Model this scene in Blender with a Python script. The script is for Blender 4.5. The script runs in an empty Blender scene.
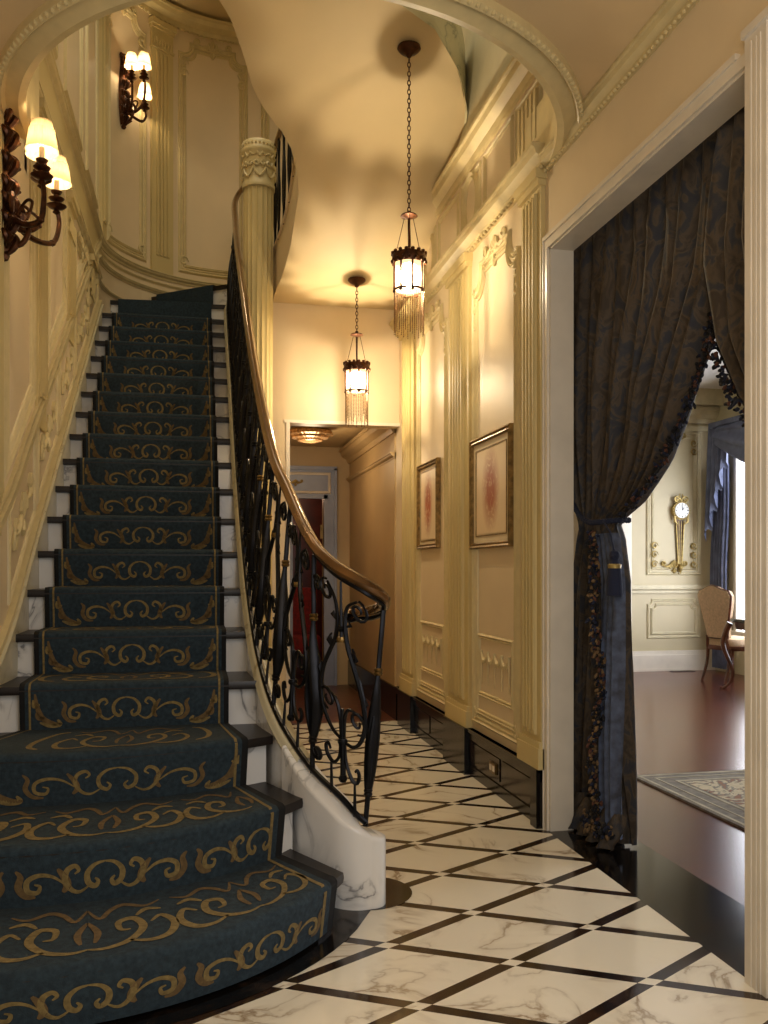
import bpy, bmesh, math, random
from math import sin, cos, pi, radians, sqrt, atan2
from mathutils import Vector
random.seed(7)
SC = bpy.context.scene
COL = SC.collection

# ---------------------------------------------------------------- materials
def lin(c):
    return tuple(((v/255)/12.92 if v/255 <= .04045 else ((v/255+.055)/1.055)**2.4) for v in c)
def rgba(c): return (*lin(c), 1)
class NT:
    def __init__(s, name):
        s.m = bpy.data.materials.new(name); s.m.use_nodes = True
        s.t = s.m.node_tree; s.n = s.t.nodes; s.b = s.n['Principled BSDF']
    def node(s, ty, **kw):
        n = s.n.new(ty)
        for k, v in kw.items(): setattr(n, k, v)
        return n
    def link(s, a, b): s.t.links.new(a, b)
    def math(s, op, a, b=None, c=None):
        n = s.node('ShaderNodeMath', operation=op)
        for i, v in enumerate((a, b, c)):
            if v is None: continue
            if isinstance(v, (int, float)): n.inputs[i].default_value = v
            else: s.link(v, n.inputs[i])
        return n.outputs[0]
    def mix(s, f, a, b):
        n = s.node('ShaderNodeMix', data_type='RGBA')
        for i, v in ((0, f), (6, a), (7, b)):
            if isinstance(v, (int, float)): n.inputs[i].default_value = v
            elif isinstance(v, tuple): n.inputs[i].default_value = v
            else: s.link(v, n.inputs[i])
        return n.outputs[2]
    def coord(s): return s.node('ShaderNodeTexCoord').outputs['Object']
    def noise(s, scale, detail=4, vec=None, dist=0, out=0):
        n = s.node('ShaderNodeTexNoise'); n.inputs['Scale'].default_value = scale
        n.inputs['Detail'].default_value = detail; n.inputs['Distortion'].default_value = dist
        s.link(vec if vec is not None else s.coord(), n.inputs['Vector']); return n.outputs[out]
    def ramp(s, f, stops):
        n = s.node('ShaderNodeValToRGB'); e = n.color_ramp.elements
        while len(e) < len(stops): e.new(.5)
        for el, (p, c) in zip(e, stops): el.position = p; el.color = c
        s.link(f, n.inputs[0]); return n.outputs[0]
    def bump(s, h, st=.3, d=.01):
        n = s.node('ShaderNodeBump'); n.inputs['Strength'].default_value = st; n.inputs['Distance'].default_value = d
        s.link(h, n.inputs['Height']); s.link(n.outputs[0], s.b.inputs['Normal'])

def simple(name, c, rough=.5, metal=0, var=.12, scale=6, bump=0, spec=None, c2=None, coat=0):
    t = NT(name)
    f = t.noise(scale, 5)
    d = tuple(max(0, v*(1-var*2)) for v in c) if c2 is None else c2
    t.link(t.ramp(f, [(.3, rgba(d)), (.7, rgba(c))]), t.b.inputs['Base Color'])
    t.b.inputs['Roughness'].default_value = rough; t.b.inputs['Metallic'].default_value = metal
    if coat: t.b.inputs['Coat Weight'].default_value = coat; t.b.inputs['Coat Roughness'].default_value = .1
    if bump: t.bump(t.noise(scale*12, 4), bump, .004)
    return t.m
def emis(name, c, st):
    t = NT(name); t.b.inputs['Base Color'].default_value = rgba(c)
    t.b.inputs['Emission Color'].default_value = rgba(c); t.b.inputs['Emission Strength'].default_value = st
    return t.m
def marble_nodes(t, base, vein, sc=2.0, vec=None):
    vec = vec or t.coord()
    w = t.noise(sc*.9, 8, vec, 1.2)
    v = t.math('ABSOLUTE', t.math('SUBTRACT', w, .5))
    k = t.ramp(v, [(0, (1, 1, 1, 1)), (.016, (.25, .25, .25, 1)), (.06, (0, 0, 0, 1))])
    msk = t.ramp(t.noise(sc*1.1, 3, vec), [(.42, (0, 0, 0, 1)), (.62, (1, 1, 1, 1))])
    kk = t.math('MULTIPLY', k, msk)
    soft = t.noise(sc*.8, 3, vec)
    b2 = t.mix(t.math('MULTIPLY', soft, .35), rgba(base), rgba(tuple(v*.8 for v in base)))
    return t.mix(kk, b2, rgba(vein))
def marble(name, base, vein, rough=.15, sc=2.):
    t = NT(name); t.link(marble_nodes(t, base, vein, sc), t.b.inputs['Base Color'])
    t.b.inputs['Roughness'].default_value = rough; return t.m

M = {}
M['wall_cream'] = simple('wall_cream', (224, 204, 168), .45, var=.03, scale=1.5)
M['wall_olive'] = simple('wall_olive', (206, 186, 130), .55, var=.02, scale=3)
M['mould'] = simple('mould_cream', (212, 194, 144), .4, var=.03, scale=14)
M['wall_upper'] = simple('wall_upper', (220, 212, 180), .5, var=.03)
M['plaster'] = simple('plaster', (218, 196, 150), .55, var=.04, scale=1.2)
M['ceil_near'] = simple('ceiling_plaster', (222, 196, 150), .6, var=.04, scale=1.5)
M['white_trim'] = simple('white_trim', (226, 216, 198), .35, var=.03)
M['wh_marble'] = marble('white_marble', (232, 230, 226), (110, 110, 114), .18, 3.2)
M['cream_marble'] = marble('cream_marble', (204, 196, 166), (150, 136, 100), .3, 4)
M['green_marble'] = marble('pale_green_marble', (214, 208, 172), (150, 150, 116), .3, 3)
M['black_marble'] = marble('black_marble', (16, 13, 11), (60, 46, 34), .12, 4)
M['skirt_black'] = simple('skirting_black', (14, 11, 10), .2, var=.2, scale=8)
M['brown_marble'] = marble('brown_marble', (30, 18, 13), (84, 60, 40), .16, 9)
M['dark_wood'] = simple('dark_wood', (24, 13, 10), .42, var=.2, scale=8)
M['iron'] = simple('wrought_iron', (26, 26, 30), .32, metal=.75, var=.15, scale=30, bump=.15)
M['brass'] = simple('brass', (140, 112, 66), .35, metal=.9, var=.15, scale=20)
M['bronze'] = simple('bronze', (92, 54, 30), .38, metal=.7, var=.25, scale=40)
M['gilt'] = simple('gilt', (188, 162, 96), .4, metal=.5, var=.15, scale=30)
M['rail'] = simple('handrail_wood', (132, 92, 48), .2, metal=.5, var=.15, scale=9, coat=.6)
M['glass_bulb'] = emis('lit_glass', (255, 232, 186), 60)
M['bead'] = simple('amber_bead', (120, 84, 40), .3, metal=.5, var=.2, scale=50)
M['frame_gold'] = simple('frame_gold', (164, 132, 78), .35, metal=.5, var=.2, scale=30)
M['mat'] = simple('picture_mount', (226, 208, 172), .6, var=.02)
M['dining_wall'] = simple('dining_wall', (196, 182, 146), .5, var=.03, scale=2)
M['dining_mould'] = simple('dining_mould', (208, 196, 160), .45, var=.05, scale=9)
M['dining_ceil'] = simple('dining_ceiling', (228, 226, 222), .6, var=.02)
M['corr'] = simple('corridor_wall', (196, 168, 120), .5, var=.05, scale=1.5)
M['blue_trim'] = simple('blue_grey_paint', (150, 158, 178), .4, var=.04)
M['mahog'] = simple('mahogany', (96, 34, 22), .3, var=.2, scale=6)
M['red_fab'] = simple('red_fabric', (150, 26, 16), .8, var=.2, scale=30)
M['black'] = simple('black_paint', (20, 20, 22), .3, var=.1)
M['chair_fab'] = simple('chair_fabric', (216, 184, 146), .8, var=.06, scale=40, bump=.1)
M['chair_wood'] = simple('walnut', (112, 62, 34), .3, var=.2, scale=10)
M['clock_face'] = simple('enamel', (236, 236, 230), .2, var=.01)
M['candle'] = simple('candle_sleeve', (232, 214, 176), .5, var=.03)

def floor_mat():
    t = NT('hall_floor_marble')
    sx = t.node('ShaderNodeSeparateXYZ'); t.link(t.coord(), sx.inputs[0])
    X = t.math('SUBTRACT', sx.outputs[0], .623); Y = t.math('SUBTRACT', sx.outputs[1], 2.889)
    px = t.math('DIVIDE', X, .729); py = t.math('DIVIDE', Y, .4215)
    a = t.math('ADD', px, py); b = t.math('SUBTRACT', px, py)
    def band(v):
        fr = t.math('FRACT', t.math('ADD', v, .5))
        d = t.math('MULTIPLY', t.math('ABSOLUTE', t.math('SUBTRACT', fr, .5)), .365)
        return t.math('LESS_THAN', d, .0215)
    A, B = band(a), band(b)
    xor = t.math('ABSOLUTE', t.math('SUBTRACT', A, B))
    # each slab its own vein direction
    cell = t.node('ShaderNodeCombineXYZ'); t.link(t.math('FLOOR', a), cell.inputs[0]); t.link(t.math('FLOOR', b), cell.inputs[1])
    wn = t.node('ShaderNodeTexWhiteNoise', noise_dimensions='3D'); t.link(cell.outputs[0], wn.inputs['Vector'])
    sc = t.node('ShaderNodeVectorMath', operation='SCALE'); t.link(wn.outputs['Color'], sc.inputs[0]); sc.inputs['Scale'].default_value = 9
    ad = t.node('ShaderNodeVectorMath', operation='ADD'); t.link(t.coord(), ad.inputs[0]); t.link(sc.outputs[0], ad.inputs[1])
    white = marble_nodes(t, (236, 228, 208), (150, 130, 104), 2.2, ad.outputs[0])
    dark = t.ramp(t.noise(9, 6, None, 1), [(.35, rgba((26, 18, 14))), (.75, rgba((62, 42, 28)))])
    t.link(t.mix(xor, white, dark), t.b.inputs['Base Color'])
    t.b.inputs['Roughness'].default_value = .13
    return t.m
M['hall_floor'] = floor_mat()

def wood_floor():
    t = NT('dining_floor_wood')
    mp = t.node('ShaderNodeMapping'); t.link(t.coord(), mp.inputs[0]); mp.inputs['Scale'].default_value = (9, 1, 1)
    br = t.node('ShaderNodeTexBrick'); t.link(t.coord(), br.inputs['Vector'])
    br.inputs['Color1'].default_value = rgba((112, 58, 38)); br.inputs['Color2'].default_value = rgba((92, 46, 32)); br.inputs['Mortar'].default_value = rgba((50, 24, 16))
    br.inputs['Scale'].default_value = 1; br.inputs['Brick Width'].default_value = 1.2; br.inputs['Row Height'].default_value = .09; br.inputs['Mortar Size'].default_value = .002
    n = t.noise(3, 6, mp.outputs[0])
    t.link(t.mix(t.math('MULTIPLY', n, .5), br.outputs[0], rgba((70, 34, 24))), t.b.inputs['Base Color'])
    t.b.inputs['Roughness'].default_value = .22
    return t.m
M['wood_floor'] = wood_floor()

def carpet_mat():
    t = NT('carpet_blue')
    f = t.noise(60, 6); g = t.noise(2.5, 3)
    a = t.ramp(f, [(.3, rgba((22, 36, 45))), (.7, rgba((42, 60, 70)))])
    t.link(t.mix(t.math('MULTIPLY', g, .35), a, rgba((28, 38, 46))), t.b.inputs['Base Color'])
    t.b.inputs['Roughness'].default_value = .95
    t.bump(t.noise(260, 3), .5, .003); return t.m
M['carpet'] = carpet_mat()
M['carpet_gold'] = simple('carpet_gold', (138, 118, 72), .95, c2=(104, 88, 52), scale=70, bump=.3)
M['carpet_rust'] = simple('carpet_rust', (112, 90, 56), .95, c2=(88, 70, 42), scale=60, bump=.3)
M['carpet_edge'] = simple('carpet_edge', (14, 14, 16), .95, var=.1, scale=40)

def curtain_mat():
    t = NT('curtain_damask')
    mp = t.node('ShaderNodeMapping'); t.link(t.coord(), mp.inputs[0]); mp.inputs['Scale'].default_value = (1, 1, .6)
    n = t.noise(14, 5, mp.outputs[0], 1.6)
    c = t.ramp(n, [(.38, rgba((56, 47, 38))), (.5, rgba((80, 68, 54))), (.58, rgba((50, 50, 54))), (.7, rgba((38, 42, 54)))])
    t.link(c, t.b.inputs['Base Color']); t.b.inputs['Roughness'].default_value = .7
    t.bump(t.noise(160, 2), .15, .002); return t.m
M['curtain'] = curtain_mat()
M['lining'] = simple('curtain_lining_blue', (84, 98, 128), .7, c2=(52, 56, 72), scale=22)
M['tuft_blue'] = simple('tuft_blue', (26, 34, 60), .9)
M['tuft_gold'] = simple('tuft_gold', (124, 98, 66), .9)
M['tuft_rust'] = simple('tuft_rust', (92, 56, 42), .9)
M['tuft_black'] = simple('tuft_black', (18, 18, 24), .9)
M['drape_blue'] = simple('drape_blue', (98, 104, 128), .6, c2=(70, 76, 98), scale=8)

def shade_mat():
    t = NT('pleated_shade')
    t.b.inputs['Base Color'].default_value = rgba((240, 214, 170)); t.b.inputs['Roughness'].default_value = .8
    out = t.n['Material Output']
    tr = t.node('ShaderNodeBsdfTranslucent'); tr.inputs[0].default_value = rgba((255, 222, 170))
    mx = t.node('ShaderNodeMixShader'); mx.inputs[0].default_value = .22
    t.link(t.b.outputs[0], mx.inputs[1]); t.link(tr.outputs[0], mx.inputs[2]); t.link(mx.outputs[0], out.inputs[0])
    t.b.inputs['Emission Color'].default_value = rgba((255, 214, 150)); t.b.inputs['Emission Strength'].default_value = .05
    return t.m
M['shade'] = shade_mat()
M['bulb'] = emis('warm_bulb', (255, 236, 190), 5)
M['day'] = emis('daylight_pane', (236, 242, 255), 6)

def clearglass():
    t = NT('clear_glass'); t.b.inputs['Base Color'].default_value = (1, .95, .85, 1)
    t.b.inputs['Transmission Weight'].default_value = .9; t.b.inputs['Roughness'].default_value = .1
    t.b.inputs['Emission Color'].default_value = rgba((255, 220, 160)); t.b.inputs['Emission Strength'].default_value = 3.0
    out = t.n['Material Output']; tr = t.node('ShaderNodeBsdfTransparent'); mx = t.node('ShaderNodeMixShader'); mx.inputs[0].default_value = .55
    t.link(t.b.outputs[0], mx.inputs[1]); t.link(tr.outputs[0], mx.inputs[2]); t.link(mx.outputs[0], out.inputs[0])
    return t.m
M['glass'] = clearglass()

M['crystal'] = simple('crystal', (214, 170, 120), .15, metal=.3, var=.15, scale=30)
def rug_mat():
    t = NT('rug_field')
    n = t.noise(7, 5, None, 3)
    t.link(t.ramp(n, [(.35, rgba((196, 182, 150))), (.48, rgba((206, 192, 160))), (.54, rgba((120, 118, 112))), (.6, rgba((150, 112, 88)))]), t.b.inputs['Base Color'])
    t.b.inputs['Roughness'].default_value = .95; return t.m
M['rug_field'] = rug_mat()
M['rug_border'] = simple('rug_border', (148, 140, 126), .95, c2=(112, 106, 98), scale=24)
M['rug_line'] = simple('rug_line', (206, 196, 170), .95)

def sketch_mat():
    t = NT('red_chalk_sketch')
    g = t.node('ShaderNodeTexCoord').outputs['Generated']
    mp = t.node('ShaderNodeMapping'); t.link(g, mp.inputs[0]); mp.inputs['Location'].default_value = (-.5, -.5, -.52)
    ln = t.node('ShaderNodeVectorMath', operation='LENGTH')
    mp.inputs['Scale'].default_value = (0.01, 1.9, 1.15); t.link(mp.outputs[0], ln.inputs[0])
    mp.inputs['Location'].default_value = (0, -.95, -.6)
    edge = t.ramp(ln.outputs['Value'], [(.22, (1, 1, 1, 1)), (.62, (0, 0, 0, 1))])
    n = t.ramp(t.noise(16, 8, None, 1.5), [(.25, (0, 0, 0, 1)), (.5, (1, 1, 1, 1))])
    m = t.math('MULTIPLY', edge, n)
    t.link(t.mix(t.math('MULTIPLY', m, 1), rgba((228, 204, 166)), rgba((164, 76, 44))), t.b.inputs['Base Color'])
    t.b.inputs['Roughness'].default_value = .35; return t.m
M['sketch'] = sketch_mat()

# ---------------------------------------------------------------- mesh builder
class MB:
    def __init__(s): s.v = []; s.f = []; s.m = []
    def add(s, vs, fs, mi=0):
        o = len(s.v); s.v += [tuple(v) for v in vs]
        for f in fs: s.f.append(tuple(i+o for i in f)); s.m.append(mi)
    def box(s, x0, x1, y0, y1, z0, z1, mi=0):
        vs = [(x, y, z) for x in (x0, x1) for y in (y0, y1) for z in (z0, z1)]
        s.add(vs, [(0, 1, 3, 2), (4, 6, 7, 5), (0, 4, 5, 1), (2, 3, 7, 6), (0, 2, 6, 4), (1, 5, 7, 3)], mi)
    def grid(s, rows, mi=0, closed=False):
        nr = len(rows); nc = len(rows[0]); vs = [p for r in rows for p in r]; fs = []
        for i in range(nr-1):
            for j in range(nc if closed else nc-1):
                k = (j+1) % nc; fs.append((i*nc+j, i*nc+k, (i+1)*nc+k, (i+1)*nc+j))
        s.add(vs, fs, mi)
    def tube(s, pts, r, seg=6, mi=0, closed=False, flat=1.0):
        pts = [Vector(p) for p in pts]; n = len(pts)
        if n < 2: return
        rr = r if isinstance(r, (list, tuple)) else [r]*n
        rows = []; up = None
        for i, p in enumerate(pts):
            if closed: t = pts[(i+1) % n]-pts[i-1]
            else: t = pts[min(i+1, n-1)]-pts[max(i-1, 0)]
            if t.length < 1e-9: t = Vector((0, 0, 1))
            t.normalize()
            if up is None:
                up = Vector((0, 0, 1)) if abs(t.z) < .9 else Vector((1, 0, 0))
            a = up - t*up.dot(t)
            if a.length < 1e-6: a = t.orthogonal()
            a.normalize(); up = a; b = t.cross(a)
            rows.append([p+a*(rr[i]*cos(2*pi*k/seg))+b*(rr[i]*flat*sin(2*pi*k/seg)) for k in range(seg)])
        if closed: rows.append(rows[0])
        s.grid(rows, mi, True)
        if not closed:
            o = len(s.v)-len(rows)*seg
            s.f.append(tuple(o+k for k in range(seg))[::-1]); s.m.append(mi)
            o2 = o+(len(rows)-1)*seg
            s.f.append(tuple(o2+k for k in range(seg))); s.m.append(mi)
    def lathe(s, prof, c, seg=24, mi=0, rf=None, axis='z', a0=0, a1=2*pi):
        rows = []
        full = abs(a1-a0-2*pi) < 1e-6
        cnt = seg if full else seg+1
        for r, z in prof:
            row = []
            for k in range(cnt):
                a = a0+(a1-a0)*k/seg; q = r*(rf(a, z) if rf else 1)
                if axis == 'z': row.append((c[0]+q*cos(a), c[1]+q*sin(a), c[2]+z))
                elif axis == 'y': row.append((c[0]+q*cos(a), c[1]+z, c[2]+q*sin(a)))
                else: row.append((c[0]+z, c[1]+q*cos(a), c[2]+q*sin(a)))
            rows.append(row)
        s.grid(rows, mi, full)
    def ball(s, c, r, seg=8, mi=0, sx=1, sy=1, sz=1):
        rows = []
        for i in range(seg//2+1):
            a = pi*i/(seg//2)
            rows.append([(c[0]+sx*r*sin(a)*cos(2*pi*k/seg), c[1]+sy*r*sin(a)*sin(2*pi*k/seg), c[2]-sz*r*cos(a)) for k in range(seg)])
        s.grid(rows, mi, True)
    # mapped surfaces: F(s, t, n) -> world
    def fbox(s, F, s0, s1, t0, t1, n0, n1, mi=0, ds=.12):
        k = max(1, int(abs(s1-s0)/ds)) if ds else 1
        rows = []
        for i in range(k+1):
            q = s0+(s1-s0)*i/k
            rows.append([F(q, t0, n0), F(q, t0, n1), F(q, t1, n1), F(q, t1, n0)])
        s.grid(rows, mi, True)
        o = len(s.v)-len(rows)*4; e = o+k*4
        s.f.append((o, o+1, o+2, o+3)); s.m.append(mi); s.f.append((e+3, e+2, e+1, e)); s.m.append(mi)
    def sweep(s, F, path, prof, closed=True, mi=0, maxd=.25):
        # path in (s,t); prof list of (offset to the left of travel, n)
        P = [Vector((a, b)) for a, b in path]; Q = []
        m = len(P)
        for i in range(m if closed else m-1):
            a, b = P[i], P[(i+1) % m]; k = max(1, int((b-a).length/maxd))
            for j in range(k): Q.append(a+(b-a)*j/k)
        if not closed: Q.append(P[-1])
        n = len(Q); rows = []
        for i in range(n):
            if closed: d0 = (Q[i]-Q[i-1]); d1 = (Q[(i+1) % n]-Q[i])
            else: d0 = Q[i]-Q[i-1] if i else Q[1]-Q[0]; d1 = Q[i+1]-Q[i] if i < n-1 else d0
            d0 = d0.normalized() if d0.length > 1e-9 else Vector((1, 0)); d1 = d1.normalized() if d1.length > 1e-9 else d0
            t = d0+d1
            t = t.normalized() if t.length > 1e-6 else d1
            nn = Vector((-t.y, t.x)); c = max(.4, nn.dot(Vector((-d1.y, d1.x))))
            rows.append([F(Q[i].x+nn.x*o/c, Q[i].y+nn.y*o/c, h) for o, h in prof])
        if closed: rows.append(rows[0])
        s.grid(rows, mi, False)
    def build(s, name, mats, parent=None, smooth=True, fix=True, loc=None, angle=.7):
        if not isinstance(mats, (list, tuple)): mats = [mats]
        me = bpy.data.meshes.new(name)
        L = Vector(loc) if loc else Vector((0, 0, 0))
        me.from_pydata([tuple(Vector(v)-L) for v in s.v], [], s.f)
        for m in mats: me.materials.append(m)
        me.polygons.foreach_set('material_index', s.m)
        if fix:
            bm = bmesh.new(); bm.from_mesh(me); bmesh.ops.recalc_face_normals(bm, faces=bm.faces); bm.to_mesh(me); bm.free()
        if smooth:
            me.polygons.foreach_set('use_smooth', [True]*len(me.polygons)); me.set_sharp_from_angle(angle=angle)
        me.update()
        o = bpy.data.objects.new(name, me); COL.objects.link(o)
        if parent is not None:
            o.parent = parent
            if loc is None and parent.type == 'EMPTY': o.matrix_parent_inverse = parent.matrix_basis.inverted()
        elif loc: o.location = L
        return o
def tag(o, label=None, cat=None, group=None, kind=None):
    if label: o['label'] = label
    if cat: o['category'] = cat
    if group: o['group'] = group
    if kind: o['kind'] = kind
    return o
def thing(name, loc, label, cat, group=None):
    o = bpy.data.objects.new(name, None); COL.objects.link(o); o.location = loc; o.empty_display_size = .1
    bpy.context.view_layer.update()
    return tag(o, label, cat, group)
def struct(mb, name, mats, label, cat, **k):
    o = mb.build(name, mats, **k); return tag(o, label, cat, kind='structure')
def copy_thing(src, loc, rz=0, label=None):
    c = src.copy(); COL.objects.link(c)
    def rec(a, b):
        for ch in [x for x in bpy.data.objects if x.parent == a and x != b]:
            d = ch.copy(); COL.objects.link(d); d.parent = b; rec(ch, d)
    rec(src, c)
    c.location = loc; c.rotation_euler[2] = rz
    if label: c['label'] = label
    return c
def catmull(P, k=8, closed=False):
    P = [Vector(p) for p in P]; n = len(P); out = []
    for i in range(n if closed else n-1):
        if closed: a, b, c, d = P[i-1], P[i], P[(i+1) % n], P[(i+2) % n]
        else: a, b, c, d = P[max(i-1, 0)], P[i], P[i+1], P[min(i+2, n-1)]
        for j in range(k):
            t = j/k
            out.append(.5*((2*b)+(c-a)*t+(2*a-5*b+4*c-d)*t*t+(3*b-a-3*c+d)*t**3))
    if not closed: out.append(P[-1])
    return out
def spiral(cx, cy, r0, r1, a0, turns, n=18):
    return [(cx+(r0+(r1-r0)*i/n)*cos(a0+turns*2*pi*i/n), cy+(r0+(r1-r0)*i/n)*sin(a0+turns*2*pi*i/n)) for i in range(n+1)]
def interp(xs, ys, x):
    if x <= xs[0]: return ys[0]
    for i in range(len(xs)-1):
        if x <= xs[i+1]:
            t = (x-xs[i])/(xs[i+1]-xs[i]); return ys[i]+(ys[i+1]-ys[i])*t
    return ys[-1]

# ---------------------------------------------------------------- camera
cd = bpy.data.cameras.new('camera'); cam = bpy.data.objects.new('camera', cd); COL.objects.link(cam)
cam.location = (0, 0, 1.25); cam.rotation_euler = (pi/2, 0, -math.atan2(188, 886))
cd.sensor_fit = 'AUTO'; cd.sensor_width = 36; cd.lens = 886*36/1024; cd.shift_y = 58.6/1024; cd.clip_start = .02
SC.camera = cam

XR = 1.66; YF = 7.2; ZT = 6.8; ZC = 3.24
# ---------------------------------------------------------------- wall coordinate maps
def FR(s, t, n): return (XR-n, s, t)                 # right wall, s = Y
lp = [tuple(v) for v in catmull([(-1.9, 2.7), (-1.45, 3.05), (-1.08, 3.4), (-.88, 3.8), (-.83, 4.15), (-.83, 4.6)], 8)]
lp = lp[:-1]+[(-.83, 4.6+.1*i) for i in range(34)]+[(-.83, 8.0)]
ax, ay, ea, eb = .415, 8.0, 1.245, 1.15
lp += [(ax-ea*cos(pi*i/48), ay+eb*sin(pi*i/48)) for i in range(1, 49)]
LP = []
for p in lp:
    if not LP or (Vector(p)-Vector(LP[-1])).length > 1e-4: LP.append(p)
LS = [0]
for i in range(1, len(LP)): LS.append(LS[-1]+(Vector(LP[i])-Vector(LP[i-1])).length)
LN = []
for i in range(len(LP)):
    d = (Vector(LP[min(i+1, len(LP)-1)])-Vector(LP[max(i-1, 0)])).normalized(); LN.append((d.y, -d.x))
def FL(s, t, n):
    x = interp(LS, [p[0] for p in LP], s); y = interp(LS, [p[1] for p in LP], s)
    nx = interp(LS, [p[0] for p in LN], s); ny = interp(LS, [p[1] for p in LN], s)
    return (x+nx*n, y+ny*n, t)
iY8 = min(range(len(LP)), key=lambda i: abs(LP[i][1]-8.0)+abs(LP[i][0]+.83)*5); S8 = LS[iY8]
def sL(Y): return S8-(8.0-Y)
SEND = LS[-1]

# mouldings --------------------------------------------------------
PF = [(-.028, 0), (-.024, .012), (-.012, .02), (-.004, .008), (.004, .008), (.012, .016), (.02, .012), (.024, 0)]
PFs = [(a*.6, b*.7) for a, b in PF]
def rectp(a, b, c, d): return [(a, c), (b, c), (b, d), (a, d)]
def notchp(a, b, c, d, r):
    P = []
    def arc(cx, cy, a0, a1):
        for i in range(7):
            t = a0+(a1-a0)*i/6; P.append((cx+r*cos(t), cy+r*sin(t)))
    P.append((a+r*1.3, c)); P.append((b-r*1.3, c)); P.append((b-r*1.3, c+r*.3)) if 0 else None
    P.clear()
    P.append((a, c)); P.append((b, c))
    P.append((b, d-r*1.2))
    arc(b, d, -pi/2, -pi) if 0 else None
    P.append((b-r*.2, d-r*1.2)); 
    for i in range(1, 7):
        t = -pi/2-(pi/2)*i/6; P.append((b-r*.2+r*cos(t)*1.0, d-r*.2+r*sin(t)*1.0))
    P.append((b-r*1.2, d)); P.append((a+r*1.2, d))
    for i in range(0, 6):
        t = 0-(pi/2)*i/6; P.append((a+r*.2+r*cos(t), d-r*.2+r*sin(t)))
    P.append((a+r*.2, d-r*1.2)); P.append((a, d-r*1.2))
    return P
def relief(mb, F, strokes, s0, t0, sc, mirror=True, r=.008, n=.004, mi=0):
    for st in strokes:
        for sg in ((1, -1) if mirror else (1,)):
            pts = [F(s0+sg*p[0]*sc, t0+p[1]*sc, n) for p in st]
            k = len(pts); mb.tube(pts, [r*(.35+.9*sin(pi*(i+.5)/k)) for i in range(k)], 5, mi)
SCR = [[tuple(p) for p in catmull([(.0, 0, 0), (.25, .18, 0), (.55, .12, 0), (.8, .3, 0)], 5)] and [(p[0], p[1]) for p in catmull([(.0, 0, 0), (.25, .2, 0), (.55, .1, 0), (.85, .22, 0)], 5)],
       spiral(.72, .3, .16, .03, -pi/2, 1.3, 14), spiral(.28, .12, .11, .02, pi/2, -1.3, 12),
       [(0, .1), (.06, .3), (.02, .5)], [(.1, .08), (.2, .28), (.16, .42)], [(0, -.02), (.08, -.15), (.0, -.3)]]
def swag(mb, F, a, b, t, drop, n=.008, mi=0):
    pts = []
    for i in range(13):
        u = i/12; pts.append(F(a+(b-a)*u, t-drop*4*u*(1-u), n))
    mb.tube(pts, [.004+.009*sin(pi*i/12) for i in range(13)], 6, mi)
def pilaster(mb, F, a, b, t0, t1, nfl=5, base=True, mi=0, d=.03, cap=True):
    mb.fbox(F, a, b, t0, t1, 0, d, mi)
    w = (b-a); m = w*.16; g = (w-2*m)/nfl
    z0, z1 = t0+.16, t1-(.3 if cap else .1)
    for i in range(nfl):
        c = a+m+g*(i+.5); mb.fbox(F, c-g*.3, c+g*.3, z0, z1, d, d+.014, mi, None)
        mb.fbox(F, c-g*.16, c+g*.16, z0+.02, z1-.02, d+.014, d+.02, mi, None)
    if base: mb.fbox(F, a-.015, b+.015, t0, t0+.1, 0, d+.02, mi); mb.fbox(F, a-.008, b+.008, t0+.1, t0+.13, 0, d+.012, mi)
    if cap: mb.fbox(F, a-.008, b+.008, t1-.27, t1-.25, 0, d+.012, mi)
    mb.fbox(F, a-.02, b+.02, t1-.05, t1, 0, d+.035, mi); mb.fbox(F, a-.01, b+.01, t1-.08, t1-.05, 0, d+.02, mi)
    if not cap: return
    c = (a+b)/2
    relief(mb, F, SCR, c, t1-.2, w*.42, True, .007, d+.004, mi)
    for k in range(7):
        u = a+w*(.1+.8*k/6); mb.tube([F(u, t1-.24, d), F(u, t1-.19, d+.014), F(u, t1-.17, d+.01)], [.01, .008, .003], 5, mi)
CORN = [(0, 0), (0, .02), (.02, .03), (.035, .03), (.045, .05), (.06, .075), (.09, .085), (.095, .1), (.115, .1), (.115, 0)]
def cornice(mb, F, a, b, z, sc=1., ds=.15, mi=0):
    k = max(1, int(abs(b-a)/ds)); rows = []
    for i in range(k+1):
        q = a+(b-a)*i/k; rows.append([F(q, z+h*sc, n*sc) for h, n in CORN])
    mb.grid(rows, mi)
    for e in (rows[0], rows[-1]): mb.add(e, [tuple(range(len(CORN)))], mi)
def beads(mb, F, a, b, z, n, r=.012, st=.045, mi=0):
    k = int(abs(b-a)/st)
    for i in range(k):
        c = F(a+(b-a)*(i+.5)/k, z, n); mb.ball(c, r, 6, mi)

# ================================================================ STRUCTURE
# floors
mb = MB(); mb.box(-2.2, 1.65, .4, YF, -.05, 0)
struct(mb, 'floor', M['hall_floor'], 'polished white marble hall floor with black lozenge bands', 'floor')
mb = MB(); mb.box(1.65, 2.0, .4, YF, -.05, 0.0005)
struct(mb, 'trim_1', M['black_marble'], 'polished black stone threshold strip under the curtained opening', 'threshold')
mb = MB(); mb.box(2.0, 6.5, .4, 10.2, -.05, 0)
struct(mb, 'floor.001', M['wood_floor'], 'glossy red brown wooden floor of the room behind the curtain', 'floor')
mb = MB(); mb.box(.2, 1.9, YF, 11.6, -.05, -.0002)
struct(mb, 'floor.002', M['chair_wood'], 'brown wooden floor of the passage past the marble hall', 'floor')
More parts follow.
